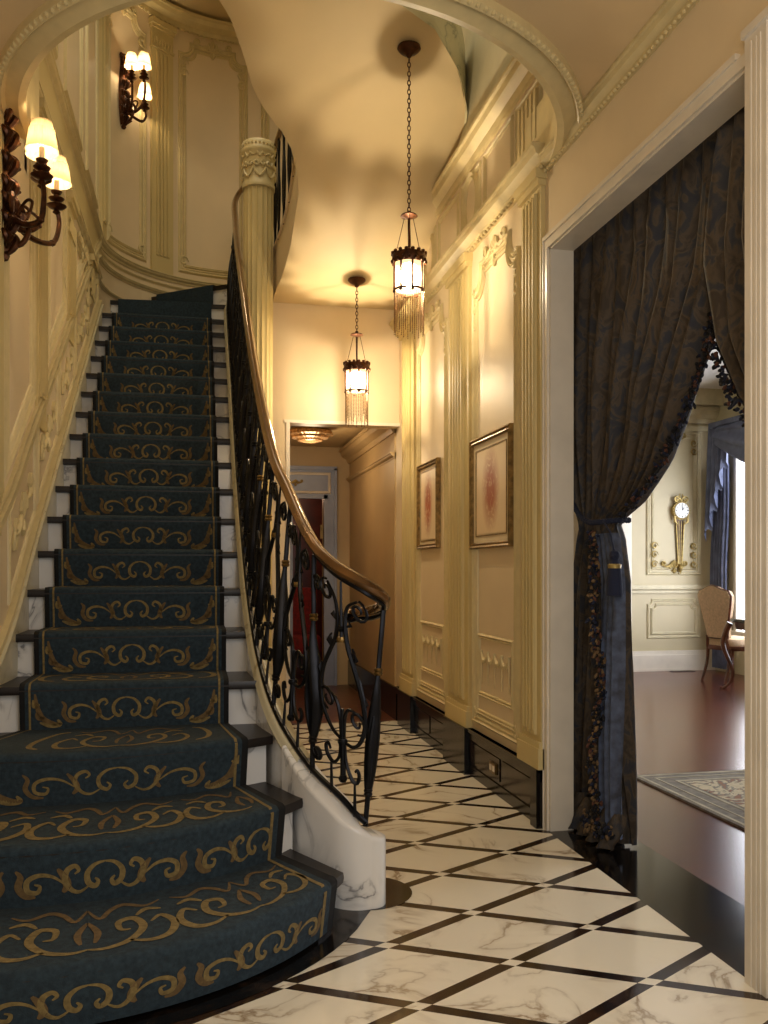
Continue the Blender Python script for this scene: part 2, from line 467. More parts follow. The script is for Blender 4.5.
# dark border ring round the foot of the stairs
def arcpts(cx, cy, R, a0, a1, n): return [(cx+R*sin(a0+(a1-a0)*i/n), cy-R*cos(a0+(a1-a0)*i/n)) for i in range(n+1)]
mb = MB()
ring = arcpts(-.5, 3.64, 1.21, radians(-70), radians(60), 30)+[(.60, 3.14), (.64, 3.22)]
inn = arcpts(-.5, 3.64, .9, radians(-70), radians(60), 30)+[(.4, 3.3), (.45, 3.4)]
mb.grid([[(x, y, .0015) for x, y in ring], [(x, y, .0015) for x, y in inn]])
mb.lathe([(.0001, .0016), (.185, .0016)], (.64, 3.38, 0), 40)
struct(mb, 'trim_2', M['black_marble'], 'dark stone border inlaid around the foot of the stairs', 'floor border')

# right wall
mb = MB()
for (y0, y1, z0, z1) in ((4.0, 9.6, 0, ZT), (2.405, 4.0, 2.8, ZT), (.4, 2.405, 0, ZT)):
    mb.box(XR, XR+.12, y0, y1, z0, z1)
for (y0, y1, z0, z1) in ((4.4, 9.6, 0, ZT), (2.1, 4.4, 3.05, ZT), (.4, 2.1, 0, ZT)):
    mb.box(XR+.12, 2.0, y0, y1, z0, z1)
WR = struct(mb, 'wall_right', M['wall_cream'], 'cream panelled hall wall with fluted pilasters and curtained opening', 'wall')
PY = [(4.05, 4.31), (5.22, 5.66), (6.62, 7.02)]
for k, (a, b) in enumerate(PY):
    mb = MB(); pilaster(mb, FR, a, b, .285, 3.2, 5 if k else 4, True, 0, .022, False); mb.build('pilaster', M['wall_olive'], WR)
def panel(F, a, b, parent, c=.36, d=3.06, dado=True, top=.12):
    mb = MB()
    mb.sweep(F, notchp(a, b, c, d, top), PF)
    mb.sweep(F, notchp(a+.05, b-.05, c+.05, d-.05, top*.9), PFs)
    m = (a+b)/2; w = b-a
    relief(mb, F, SCR, m, d-.02, w*.28, True, .012, .008)
    for sg in (-1, 1):
        for k in range(3):
            relief(mb, F, [spiral(0, 0, .05, .012, pi*.5*k, 1.2, 10)], m+sg*(w/2-.02), d-.14-.09*k, .8, False, .008, .008)
        relief(mb, F, [spiral(0, 0, .05, .012, 0, 1.2, 10)], m+sg*(w/2-.03), c+.03, .9, False, .008, .008)
    mb.build('panel_moulding', M['mould'], parent)
    if dado:
        mb = MB(); mb.sweep(F, rectp(a+.09, b-.09, c+.16, c+.5), PFs)
        for k in range(4):
            u = a+.14+(w-.28)*k/4; swag(mb, F, u, u+(w-.28)/4, c+.41, .05)
            mb.tube([F(u, c+.42, .008), F(u, c+.22, .006)], [.009, .003], 5)
        mb.tube([F(b-.14, c+.42, .008), F(b-.14, c+.22, .006)], [.009, .003], 5)
        mb.build('dado_relief', M['mould'], parent)
panel(FR, 4.40, 5.15, WR); panel(FR, 5.75, 6.54, WR)
mb = MB(); cornice(mb, FR, 4.0, YF, 3.2, .9); beads(mb, FR, 4.0, YF, 3.2, .03, .012, .05)
cornice(mb, FR, 4.0, 6.9, 3.72, 1.); mb.build('cornice', M['mould'], WR)
mb = MB()
for (a, b, ov) in ((4.1, 4.42, 0), (4.5, 4.95, 0), (5.05, 5.4, 1), (5.5, 5.95, 0), (6.05, 6.4, 1)):
    if ov:
        P = [((a+b)/2+.13*cos(t*pi/12), 3.51+.17*sin(t*pi/12)) for t in range(24)]
        mb.sweep(FR, P, PF)
    mb.sweep(FR, rectp(a, b, 3.36, 3.67), PFs)
mb.build('frieze_moulding', M['mould'], WR)
mb = MB()
for k in range(5): mb.fbox(FR, 4.13+.055*k, 4.16+.055*k, 3.39, 3.64, 0, .02)
mb.build('frieze_fluting', M['mould'], WR)
# upper storey plain pale wall panel over the cornice
mb = MB(); mb.box(XR-.012, XR, 4.0, 8.0, 3.83, ZT); mb.build('upper_wall_face', M['wall_upper'], WR)
# casing of the opening
mb = MB()
mb.box(XR-.012, XR, 2.405, 4.04, 2.8, 2.84); mb.box(XR-.02, XR-.0, 2.47, 4.04, 2.84, 2.86); mb.box(XR-.012, XR, 4.0, 4.04, 0, 2.8)
mb.box(XR-.018, XR, 4.035, 4.045, 0, 2.84)
mb.box(XR+.0, XR+.119, 3.985, 4.0, 0, 2.8); mb.box(XR+.0, XR+.119, 2.405, 4.0, 2.79, 2.80)
o = mb.build('opening_casing', M['white_trim'], WR)
mb = MB()
for (n, y0, y1) in ((.03, 2.30, 2.405), (.018, 2.2, 2.30)):
    mb.box(XR-n, XR, y0, y1, 0, 2.86)
for y in (2.325, 2.345, 2.37): mb.box(XR-.033, XR-.03, y, y+.01, 0, 2.84)
mb.box(XR-.042, XR, 2.18, 2.408, 2.86, 2.885)
mb.build('near_casing', M['white_trim'], WR)
mb = MB(); cornice(mb, FR, .4, 4.0, ZC-.07, .6); beads(mb, FR, .4, 4.0, ZC-.075, .026, .008, .03); mb.build('ceiling_cornice', M['mould'], WR)
# skirting of polished stone
mb = MB(); mb.box(XR-.022, XR, 4.04, YF, 0, .06, 0); mb.box(XR-.014, XR, 4.04, YF, .06, .225, 1); mb.box(XR-.03, XR, 4.04, YF, .225, .285, 0)
mb.box(XR-.042, XR, 4.04, YF, .268, .285, 0)
for a, b in PY: mb.box(XR-.055, XR, a-.02, b+.02, 0, .285, 0) if a > 4.2 else mb.box(XR-.05, XR, 4.04, 4.12, 0, .285, 0)
for a, b in ((4.16, 4.62), (4.66, 5.18), (5.70, 6.12), (6.16, 6.58)):
    mb.box(XR-.02, XR, a, b, .08, .205, 1)
BR = struct(mb, 'baseboard_right', [M['skirt_black'], M['brown_marble']], 'tall black and brown polished stone skirting along the right hall wall', 'baseboard')
# brass double outlet in the skirting
t = thing('wall_outlet', (XR-.02, 4.75, .14), 'small brass wall outlet set in the dark stone skirting', 'outlet')
mb = MB(); mb.box(XR-.03, XR-.0205, 4.70, 4.80, .11, .17, 0); mb.build('plate', M['brass'], t)
for y in (4.725, 4.775):
    mb = MB(); mb.box(XR-.034, XR-.0302, y-.014, y+.014, .125, .155, 0); mb.build('socket', M['white_trim'], t)

# left wall + apse
def wallstrip(mb, F, a, b, z0, z1, ds=.08):
    k = int((b-a)/ds)+1; rows = [[F(a+(b-a)*i/k, z0, 0), F(a+(b-a)*i/k, z1, 0), F(a+(b-a)*i/k, z1, -.1), F(a+(b-a)*i/k, z0, -.1)] for i in range(k+1)]
    mb.grid(rows, 0, True)
mb = MB(); wallstrip(mb, FL, 0, S8, 0, ZT)
WL = struct(mb, 'wall_left', M['wall_cream'], 'cream panelled wall rising along the left of the stairs', 'wall')
mb = MB(); wallstrip(mb, FL, S8, SEND, 3.4, ZT)
WB = struct(mb, 'wall_back', M['wall_cream'], 'curved cream stairwell wall behind the top of the stairs', 'wall')
SL = .667
def zst(Y): return .977+SL*(Y-4.29)      # nosing line
# raking skirt along the stairs
def rake(F, a, b, h0, h1, n, mb, mi=0, st=.12):
    k = int((b-a)/st); rows = []
    for i in range(k+1):
        q = a+(b-a)*i/k; Y = 8.0-(S8-q); Y = max(Y, 3.55); z = zst(Y)
        rows.append([F(q, z+h0, 0), F(q, z+h0, n), F(q, z+h1, n), F(q, z+h1, 0)])
    mb.grid(rows, mi, True)
sa = sL(3.5); sb = sL(8.05)
mb = MB(); rake(FL, sa, sb, -.35, .06, .03, mb); rake(FL, sa, sb, .06, .085, .042, mb); mb.build('raking_skirt', M['cream_marble'], WL)
mb = MB(); rake(FL, sa, sb, .085, .12, .028, mb); rake(FL, sa, sb, .62, .66, .03, mb); rake(FL, sa, sb, .68, .70, .018, mb); mb.build('raking_rail', M['mould'], WL)
# ornamented raking dado, pilasters and panels
def rakeF(F, dz=0): 
    def G(s, t, n):
        Y = max(8.0-(S8-s), 3.5); p = F(s, t+zst(Y), n); return p
    return G
G = rakeF(FL)
mb = MB()
for k in range(5):
    a = sL(4.25+.76*k); b = a+.66
    mb.sweep(G, rectp(a, b, .17, .56), PFs); relief(mb, G, SCR, (a+b)/2, .33, .26, True, .011, .008)
    relief(mb, G, [spiral(0, 0, .06, .01, 0, 1.4, 12)], a+.12, .36, 1, False, .009, .008); relief(mb, G, [spiral(0, 0, .06, .01, pi, -1.4, 12)], b-.12, .36, 1, False, .009, .008)
mb.build('raking_panel', M['mould'], WL)
for (y0, y1) in ((3.92, 4.08), (4.95, 5.22), (6.1, 6.38), (7.3, 7.56)):
    mb = MB(); a, b = sL(y0), sL(y1); pilaster(mb, FL, a, b, max(zst(y0)+.60, 1.4), 3.74, 4, False, 0, .014); mb.build('pilaster', M['wall_olive'], WL)
for (y0, y1) in ((4.16, 4.86), (5.32, 6.0), (6.48, 7.2)):
    mb = MB(); a, b = sL(y0), sL(y1)
    z0 = zst(y1)+.78
    P = [(a, zst(y0)+.8), (b, zst(y1)+.8)]+[(b, 3.6), (a, 3.6)]
    mb.sweep(FL, P, PF)
    a2, b2 = a+.06, b-.06
    mb.sweep(FL, [(a2, zst(y0)+.9), (b2, zst(y1)+.84), (b2, 3.54), (a2, 3.54)], PFs)
    relief(mb, FL, SCR, (a+b)/2, 3.6, .2, True, .012, .008)
    for k in range(4):
        relief(mb, FL, [spiral(0, 0, .05, .01, k, 1.2, 10)], a+.02, 3.45-.12*k, .9, False, .008, .008)
        relief(mb, FL, [spiral(0, 0, .05, .01, k, -1.2, 10)], b-.02, 3.45-.12*k, .9, False, .008, .008)
    mb.build('panel_moulding', M['mould'], WL)
mb = MB(); cornice(mb, FL, sL(3.95), S8, 3.74, .4); cornice(mb, FL, sL(3.95), S8, 4.09, .5); mb.build('cornice', M['mould'], WL)
mb = MB(); mb.fbox(FL, sL(3.95), S8, 3.8, 4.1, 0, .01); mb.build('frieze_band', M['wall_olive'], WL)
for (y0, y1) in ((4.9, 5.6), (6.0, 6.8), (7.15, 7.85)):
    mb = MB(); mb.sweep(FL, rectp(sL(y0), sL(y1), 4.35, 6.4), PF); mb.build('upper_panel_moulding', M['mould'], WL)
# apse decorations
mb = MB(); cornice(mb, FL, S8, SEND, 3.94, .35, .06); cornice(mb, FL, S8, SEND, 4.09, .5, .06); cornice(mb, FL, S8, SEND, 4.03, .2, .06)
cornice(mb, FL, S8, SEND, 3.74, .25, .06); mb.build('base_moulding', M['mould'], WB)
mb = MB(); cornice(mb, FL, S8, SEND, 6.62, 1.2, .06); beads(mb, FL, S8, SEND, 6.6, .04, .014, .05); mb.build('cornice', M['mould'], WB)
L = SEND-S8
for (u0, u1) in ((.02, .06), (.255, .32)):
    mb = MB(); pilaster(mb, FL, S8+L*u0, S8+L*u1, 4.15, 6.58, 4, False); mb.build('pilaster', M['wall_olive'], WB)
for (u0, u1) in ((.085, .235), (.345, .52), (.57, .74), (.78, .95)):
    mb = MB(); a, b = S8+L*u0, S8+L*u1
    mb.sweep(FL, notchp(a, b, 4.24, 6.5, .1), PF, maxd=.08); mb.sweep(FL, notchp(a+.045, b-.045, 4.285, 6.455, .09), PFs, maxd=.08)
    relief(mb, FL, SCR, (a+b)/2, 6.48, min(.22, (b-a)*.35), True, .013, .008)
    for sg, c in ((1, a+.03), (-1, b-.03)):
        for t0 in (4.33, 6.3, 6.2): relief(mb, FL, [spiral(0, 0, .055, .012, 0, sg*1.2, 10)], c, t0, 1, False, .01, .008)
    mb.build('panel_moulding', M['mould'], WB)

# far wall of hall, with opening
mb = MB(); mb.box(.345, .74, YF, YF+.14, 0, 3.43); mb.box(.74, XR, YF, YF+.14, 2.45, 3.43)
WF = struct(mb, 'wall_far', M['wall_cream'], 'cream wall over the passage opening at the end of the hall', 'wall')
mb = MB(); mb.box(.70, XR, YF-.015, YF, 2.45, 2.475); mb.box(.715, .745, YF-.012, YF, 0, 2.45); mb.build('opening_trim', M['white_trim'], WF)
# wall under the stair string on the hall side
mb = MB()
ys = [4.45+.25*i for i in range(12)]+[YF]
rows = [[(.30, y, 0), (.30, y, zst(y)-.3), (.20, y, zst(y)-.3), (.20, y, 0)] for y in ys]
mb.grid(rows, 0, True)
struct(mb, 'wall_stair', M['wall_cream'], 'cream wall under the stair string facing the hall', 'wall')

# passage beyond
mb = MB(); mb.box(.6, .72, YF+.14, 9.6, 0, 2.65); mb.box(.6, 1.9, 9.6, 9.7, 2.05, 2.65); mb.box(.6, 1.02, 9.6, 9.7, 0, 2.05); mb.box(1.36, 1.9, 9.6, 9.7, 0, 2.05)
WP = struct(mb, 'wall_passage', M['corr'], 'warm tan wall at the end of the passage', 'wall')
mb = MB(); mb.box(XR-.01, XR+.0, YF+.14, 9.6, .25, 2.65); mb.box(XR-.03, XR, YF+.0, 9.6, 0, .27, 1)
struct(mb, 'wall_passage.001', [M['corr'], M['skirt_black']], 'warm tan right side wall of the passage', 'wall')
mb = MB(); cornice(mb, FR, YF+.14, 9.6, 2.42, 1.3); cornice(mb, FR, YF+.14, 9.6, 2.2, .5)
struct(mb, 'trim_3', M['corr'], 'crown moulding along the passage wall', 'crown moulding')
mb = MB(); mb.box(.6, 1.9, YF+.14, 9.7, 2.6, 2.7); struct(mb, 'ceiling.001', M['corr'], 'low tan ceiling of the passage', 'ceiling')
mb = MB(); mb.box(.2, 1.9, 11.5, 11.6, 0, 2.6); mb.box(.2, .3, 9.7, 11.5, 0, 2.6); mb.box(1.8, 1.9, 9.7, 11.5, 0, 2.6); mb.box(.2, 1.9, 9.7, 11.6, 2.6, 2.7)
struct(mb, 'wall_passage.002', M['mahog'], 'dark red brown room seen past the blue grey doorway', 'wall')
# blue grey doorway
mb = MB()
YD = 9.59
mb.box(.74, 1.02, YD-.03, YD, 0, 2.34); mb.box(1.36, 1.5, YD-.03, YD, 0, 2.34); mb.box(1.02, 1.36, YD-.03, YD, 2.03, 2.34)
mb.box(.98, 1.02, YD-.05, YD, 0, 2.07); mb.box(1.36, 1.4, YD-.05, YD, 0, 2.07); mb.box(.98, 1.4, YD-.05, YD, 2.03, 2.07)
mb.box(1.47, 1.5, YD-.06, YD, 0, 2.36); mb.box(.74, 1.5, YD-.06, YD, 2.34, 2.38)
D1 = struct(mb, 'door_1', M['blue_trim'], 'blue grey panelled doorway at the end of the passage', 'doorway')
mb = MB(); FD = lambda s, t, n: (s, YD-.03-n, t)
mb.sweep(FD, rectp(.8, 1.42, 2.1, 2.3), PFs); mb.build('transom_panel', M['white_trim'], D1)
mb = MB(); relief(mb, FD, SCR, 1.05, 2.19, .09, True, .008, .012); mb.build('gilt_ornament', M['gilt'], D1)
mb = MB(); mb.box(1.0, 1.03, 9.72, 10.02, .02, 2.0); d = mb.build('door_leaf', M['mahog'], D1)
mb = MB(); mb.box(1.33, 1.36, 9.62, 9.66, 1.6, 1.75); mb.build('hinge', M['brass'], D1)

# near ceiling with circular cut
CX, CY, RR = .47, 4.12, 1.19
mb = MB()
N = 40
inner = [(CX+RR*cos(pi+pi*i/N), CY+RR*sin(pi+pi*i/N)) for i in range(N+1)]
def outer(p):
    return (max(-2.2, min(1.7, CX+(p[0]-CX)*4)), .4) if p[1] < CY-.35 else ((-2.2 if p[0] < CX else 1.7), p[1])
outp = []
for i, p in enumerate(inner):
    a = pi+pi*i/N; c, s_ = cos(a), sin(a)
    tx = (-2.2-CX)/c if c < -1e-6 else ((XR-CX)/c if c > 1e-6 else 1e9); ty = (.4-CY)/s_ if s_ < -1e-6 else 1e9
    t_ = min(tx, ty); outp.append((CX+c*t_, CY+s_*t_))
mb.grid([[(x, y, ZC) for x, y in inner], [(x, y, ZC) for x, y in outp]])
mb.grid([[(x, y, ZC+.3) for x, y in inner], [(x, y, ZC+.3) for x, y in outp]])
for (xa, ya, xb, yb) in ((-2.2, .4, outp[[i for i, p in enumerate(outp) if p[1] < .41][0]][0], .4),): pass
mb.box(-2.2, -.83, CY-.001, CY+.6, ZC, ZC+.3)
mb.box(-2.2, 1.7, .3, .55, ZC, ZC+.3)
struct(mb, 'ceiling', M['ceil_near'], 'warm beige ceiling with a round cut-out over the hall', 'ceiling')
# fill the four corner gaps of the fan
# ring moulding
mb = MB()
prof = [(.105, 0), (.105, -.03), (.085, -.045), (.07, -.03), (.05, -.035), (.02, -.055), (-.01, -.05), (-.015, 0), (-.015, .3)]
rows = []
NN = 64
for i in range(NN+1):
    a = pi-.12+(pi+.24)*i/NN
    rows.append([(CX+(RR+o)*cos(a), CY+(RR+o)*sin(a), ZC+h) for o, h in prof])
mb.grid(rows)
for i in range(110):
    a = pi+(pi)*(i+.5)/110; mb.ball((CX+(RR+.095)*cos(a), CY+(RR+.095)*sin(a), ZC-.035), .012, 6)
struct(mb, 'trim_4', M['mould'], 'beaded ring moulding around the round ceiling cut-out', 'ring moulding')
# top ceiling
mb = MB(); mb.box(-2.2, 1.8, .4, 9.4, ZT, ZT+.1); struct(mb, 'ceiling.002', M['plaster'], 'high plaster ceiling of the stairwell', 'ceiling')

# dining room
mb = MB(); mb.box(2.0, 6.4, 10.1, 10.2, 0, 3.5)
WD = struct(mb, 'wall_dining', M['dining_wall'], 'pale olive panelled wall with gilded ornament past the curtain', 'wall')
FDi = lambda s, t, n: (s, 10.1-n, t)
mb = MB(); 
for (a, b) in ((5.50, 6.2), (4.0, 5.1)):
    mb.sweep(FDi, rectp(a, b, 1.22, 2.98), PF); mb.sweep(FDi, rectp(a+.06, b-.06, 1.28, 2.92), PFs)
    mb.sweep(FDi, notchp(a, b, .42, .88, .05), PFs); mb.sweep(FDi, notchp(a+.05, b-.05, .47, .83, .05), PFs)
mb.box(2.0, 6.4, 10.06, 10.1, 1.02, 1.07); mb.box(2.0, 6.4, 10.075, 10.1, .97, 1.0)
cornice(mb, FDi, 2.0, 6.4, 3.1, 1.6, 1); mb.box(2.0, 6.4, 10.06, 10.1, 3.0, 3.06); mb.box(2., 6.4, 9.88, 10.1, 3.3, 3.5); mb.box(2., 6.4, 9.97, 10.1, 3.25, 3.3)
mb.build('panel_moulding', M['dining_mould'], WD)
mb = MB()
for (a, b) in ((5.50, 6.2),):
    relief(mb, FDi, SCR, (a+b)/2, 1.28, .2, True, .012, .02); relief(mb, FDi, SCR, (a+b)/2-.02, 2.88, .2, True, .012, .02)
    for c, g in ((a+.08, 1), (b-.08, -1)):
        for z in (1.33, 1.45, 1.56, 2.85, 2.75): relief(mb, FDi, [spiral(0, 0, .05, .01, 0, g*1.3, 12)], c, z, 1, False, .009, .02)
mb.build('gilded_ornament', M['gilt'], WD)
mb = MB(); mb.box(5.15, 6.4, 10.06, 10.1, 0, .2); mb.box(5.15, 6.4, 10.075, 10.1, .2, .25); mb.box(5.15, 6.4, 10.05, 10.1, 0, .03)
struct(mb, 'baseboard_dining', M['white_trim'], 'white baseboard under the clock wall', 'baseboard')
mb = MB(); mb.box(4.85, 5.25, 10.04, 10.1, 0, 2.4); mb.box(4.9, 5.2, 10.02, 10.04, 0, 2.4); mb.box(5.1, 5.16, 10.0, 10.02, 0, 2.4)
struct(mb, 'trim_5', M['white_trim'], 'white door casing left of the clock wall', 'door casing')
# window wall; the nearer of two openings is unseen, added for light
WINS = ((7.5, 9.62), (4.3, 6.2))
mb = MB(); ycut = [.4, 4.3, 6.2, 7.5, 9.42, 10.2]
for a, b in ((.4, 4.3), (6.2, 7.5), (9.62, 10.2)): mb.box(6.4, 6.5, a, b, 0, 3.5)
for a, b in WINS: mb.box(6.4, 6.5, a, b, 0, .5); mb.box(6.4, 6.5, a, b, 2.95, 3.5)
struct(mb, 'wall_window', M['dining_wall'], 'pale olive wall with tall windows in the room past the curtain', 'wall')
for k, (a, b) in enumerate(WINS):
    mb = MB(); mb.box(6.37, 6.47, a, a+.05, .5, 2.95); mb.box(6.37, 6.47, b-.05, b, .5, 2.95); mb.box(6.37, 6.47, a, b, 2.9, 2.95); mb.box(6.34, 6.47, a-.04, b+.04, .46, .52)
    mb.box(6.40, 6.45, (a+b)/2-.03, (a+b)/2+.03, .5, 2.95)
    w = struct(mb, 'window_%d' % (k+1), M['white_trim'], 'tall bright window behind the blue drapery' if k == 0 else 'tall bright window further along the wall', 'window')
    mb = MB(); mb.box(6.455, 6.465, a+.04, b-.04, .52, 2.92); mb.build('pane', M['day'], w)
mb = MB(); mb.box(2.0, 6.5, .4, 10.2, 3.5, 3.6); struct(mb, 'ceiling.003', M['dining_ceil'], 'white ceiling of the room past the curtain', 'ceiling')
mb = MB(); mb.box(2.0, 2.02, 4.4, 10.1, 0, 3.5); mb.box(2.0, 2.02, .4, 2.1, 0, 3.5); struct(mb, 'wall_dining.001', M['dining_wall'], 'inner wall face beside the opening of the room past the curtain', 'wall')

# ================================================================ STAIRS
R_, ST = .1954, .293
XC = -.29
arcs = {1: (-.5, 3.64, 1.12), 2: (-.5, 4.07, 1.10), 3: (-.5, 4.92, 1.47)}
def YN(n): return 3.95 if n == 4 else 4.29+ST*(n-5)
def rng(n): return {1: (-1.0, .93), 2: (-.85, .69), 3: (-.62, .51)}.get(n, (-.43, .43))
NT_ = 18
PIV = Vector((.30, 8.36))
def P(n, x, off=0):
    """point on nosing curve n at signed distance x from the middle; off = outward offset"""
    if n in arcs:
        cx, cy, R = arcs[n]; p0 = math.asin((XC-cx)/R); a = p0+x/R
        return (cx+(R+off)*sin(a), cy-(R+off)*cos(a))
    if n <= NT_: return (XC+x, YN(n)-off)
    d = {19: Vector((-.86, 8.62)), 20: Vector((-.52, 9.22))}[n]-PIV
    L_ = d.length; d.normalize(); q = PIV+d*(L_*(.43-x+.13)/1.12*1.0); nrm = Vector((d.y, -d.x))
    if nrm.y > 0: nrm = -nrm
    return (q.x+nrm.x*off, q.y+nrm.y*off)
def zN(n): return R_*n-.016
ZL = zN(20)
st = thing('staircase', (XC, 3.6, 0), 'grand staircase with white marble risers and dark wooden treads', 'staircase')
for n in range(1, 19):
    a, b = rng(n); a -= .12; b += .12 if n != 1 else .07
    if n > NT_: a, b = -.55, .53
    K = 24
    xs = [a+(b-a)*i/K for i in range(K+1)]
    # riser
    mb = MB(); rows = []
    for x in xs:
        p = P(n, x, -.02); q = P(n, x, -.06); z0 = zN(n-1)-.01 if n > 1 else 0
        rows.append([(p[0], p[1], z0), (p[0], p[1], zN(n)-.035), (q[0], q[1], zN(n)-.035), (q[0], q[1], z0)])
    mb.grid(rows, 0, True); mb.build('riser', M['wh_marble'] if n > 1 else M['dark_wood'], st)
    # tread
    mb = MB(); rows = []
    for i, x in enumerate(xs):
        p = P(n, x, .025)
        if n < 18:
            a2, b2 = rng(n+1); a2 -= .12; b2 += .12
            q = P(n+1, a2+(b2-a2)*i/K, -.05)
        else: q = (p[0], p[1]+.45)
        rows.append([(p[0], p[1], zN(n)-.035), (p[0]*.5+P(n, x, .03)[0]*.5, P(n, x, .03)[1], zN(n)-.018), (p[0], p[1], zN(n)), (q[0], q[1], zN(n)), (q[0], q[1], zN(n)-.035)])
    mb.grid(rows, 0, True)
    o = len(mb.v)-len(rows)*5
    mb.f.append(tuple(o+k for k in range(5))); mb.m.append(0); mb.f.append(tuple(o+(len(rows)-1)*5+k for k in range(5))); mb.m.append(0)
    mb.build('tread', M['dark_wood'], st)
WP_ = (.30, 8.30)
def wray(a, inset=0):
    # ray from the newel to the curved wall
    d = (cos(radians(a)), sin(radians(a))); t = .05
    while t < 3:
        x, y = WP_[0]+d[0]*t, WP_[1]+d[1]*t
        if (y > ay and ((x-ax)/(ea-.01))**2+((y-ay)/(eb-.01))**2 > 1) or (y <= ay and x < -.82): break
        t += .01
    t -= inset; return (WP_[0]+d[0]*t, WP_[1]+d[1]*t)
def wedge(a0, a1, z0, z1, mb, i0=.0, i1=0, nose=0):
    k = 8; o = []
    A = [a0+(a1-a0)*i/k for i in range(k+1)]
    nv = (-sin(radians(a0))*-1, cos(radians(a0))*-1)
    inn = [(WP_[0]+i0*cos(radians(a)), WP_[1]+i0*sin(radians(a))) for a in A]; out = [wray(a, i1) for a in A]
    inn[0] = (inn[0][0]+nose*sin(radians(a0)), inn[0][1]-nose*cos(radians(a0))); out[0] = (out[0][0]+nose*sin(radians(a0)), out[0][1]-nose*cos(radians(a0)))
    mb.grid([[(x, y, z0) for x, y in inn], [(x, y, z0) for x, y in out], [(x, y, z1) for x, y in out], [(x, y, z1) for x, y in inn]], 0)
    q = [inn[0], out[0]]; mb.add([(q[0][0], q[0][1], z0), (q[1][0], q[1][1], z0), (q[1][0], q[1][1], z1), (q[0][0], q[0][1], z1)], [(0, 1, 2, 3)])
WA = [(19, 176, 142), (20, 142, 60)]
for n, a0, a1 in WA:
    mb = MB(); wedge(a0, a1 if n == 20 else a1-8, zN(n-1)-.01, zN(n)-.035, mb, .02); mb.build('riser', M['wh_marble'], st)
    mb = MB(); wedge(a0, a1 if n == 20 else a1-8, zN(n)-.035, zN(n), mb, .02, 0, -.02); mb.build('tread', M['dark_wood'], st)
# closed outer string (curb) with moulded top
CP = [(.625, 3.285, .292), (.585, 3.28, .33), (.535, 3.32, .385), (.428, 3.46, .485), (.326, 3.71, .65), (.275, 4.02, .85), (.255, 4.4, 1.10), (.25, 4.76, 1.335), (.25, 5.4, 1.76), (.255, 5.96, 2.14), (.265, 6.8, 2.70), (.27, 7.5, 3.165), (.28, 8.18, 3.62), (.30, 8.38, 3.80)]
CPs = catmull(CP, 6)
def curb_frame(i):
    a = CPs[max(i-1, 0)]; b = CPs[min(i+1, len(CPs)-1)]
    d = Vector((b.x-a.x, b.y-a.y, 0)).normalized(); return d, Vector((d.y, -d.x, 0))  # right-hand side = outward (+X)
W = .035
mb = MB(); rows = []
K0 = 5
for i, p in enumerate(CPs):
    if i < 19: continue
    d, r = curb_frame(i); l = p-r*(W-.015); q = p+r*(W+.015)
    rows.append([(l.x, l.y, 0 if p.y < 5 else max(0, p.z-.75)), (l.x, l.y, p.z-.03), (q.x, q.y, p.z-.03), (q.x, q.y, 0 if p.y < 5 else max(0, p.z-.75))])
mb.grid(rows, 0, True)
mb.build('string', M['wh_marble'], st)
# rounded newel end of the string
mb = MB(); Q = []
e0 = Vector((.97, .12, 0)).normalized()
for k in range(9): Q.append(CPs[0]+e0*(.075*(1-k/9)**1.0)+Vector((0, 0, -.02*(1-k/9))))
Q += CPs[:22]; sacc = 0; rows = []
for i, p in enumerate(Q):
    if i: sacc += (Q[i].xy-Q[i-1].xy).length
    a_, b_ = Q[max(i-4, 0)], (Q+CPs[22:30])[i+4]
    if i < 12: a_, b_ = Q[0], Q[12]
    d = Vector((b_.x-a_.x, b_.y-a_.y, 0)).normalized(); r = Vector((d.y, -d.x, 0))
    rd = .075; kf = sqrt(max(.0, 1-(1-min(1, sacc/rd))**2)); kf = max(kf, .12)
    f = min(1, sacc/.55); hi = (.088*(1-f)+.034*f)*kf; ho = (.085*(1-f)+.05*f)*kf
    zt = p.z-.012-.012*(1-f)
    rows.append([tuple(p-r*hi)[:2]+(0,), tuple(p-r*hi)[:2]+(zt-.02,), tuple(p-r*hi*.97)[:2]+(zt-.006,), tuple(p-r*hi*.85)[:2]+(zt,), tuple(p+r*ho*.85)[:2]+(zt,), tuple(p+r*ho)[:2]+(zt-.02,), tuple(p+r*ho)[:2]+(0,)])
mb.grid(rows, 0, True); mb.add(rows[0], [tuple(range(7))]); mb.build('newel_block', M['wh_marble'], st, angle=1.0)
# moulded cap of the string
mb = MB(); rows = []
for i, p in enumerate(CPs):
    if i < 19: continue
    d, r = curb_frame(i)
    rows.append([tuple(p+r*o+Vector((0, 0, h))) for o, h in ((-.028, -.05), (-.032, -.038), (-.024, -.024), (-.022, -.012), (-.012, -.002), (.02, 0), (.05, -.01), (.062, -.03), (.058, -.05))])
mb.grid(rows); mb.build('string_cap', M['cream_marble'], st)
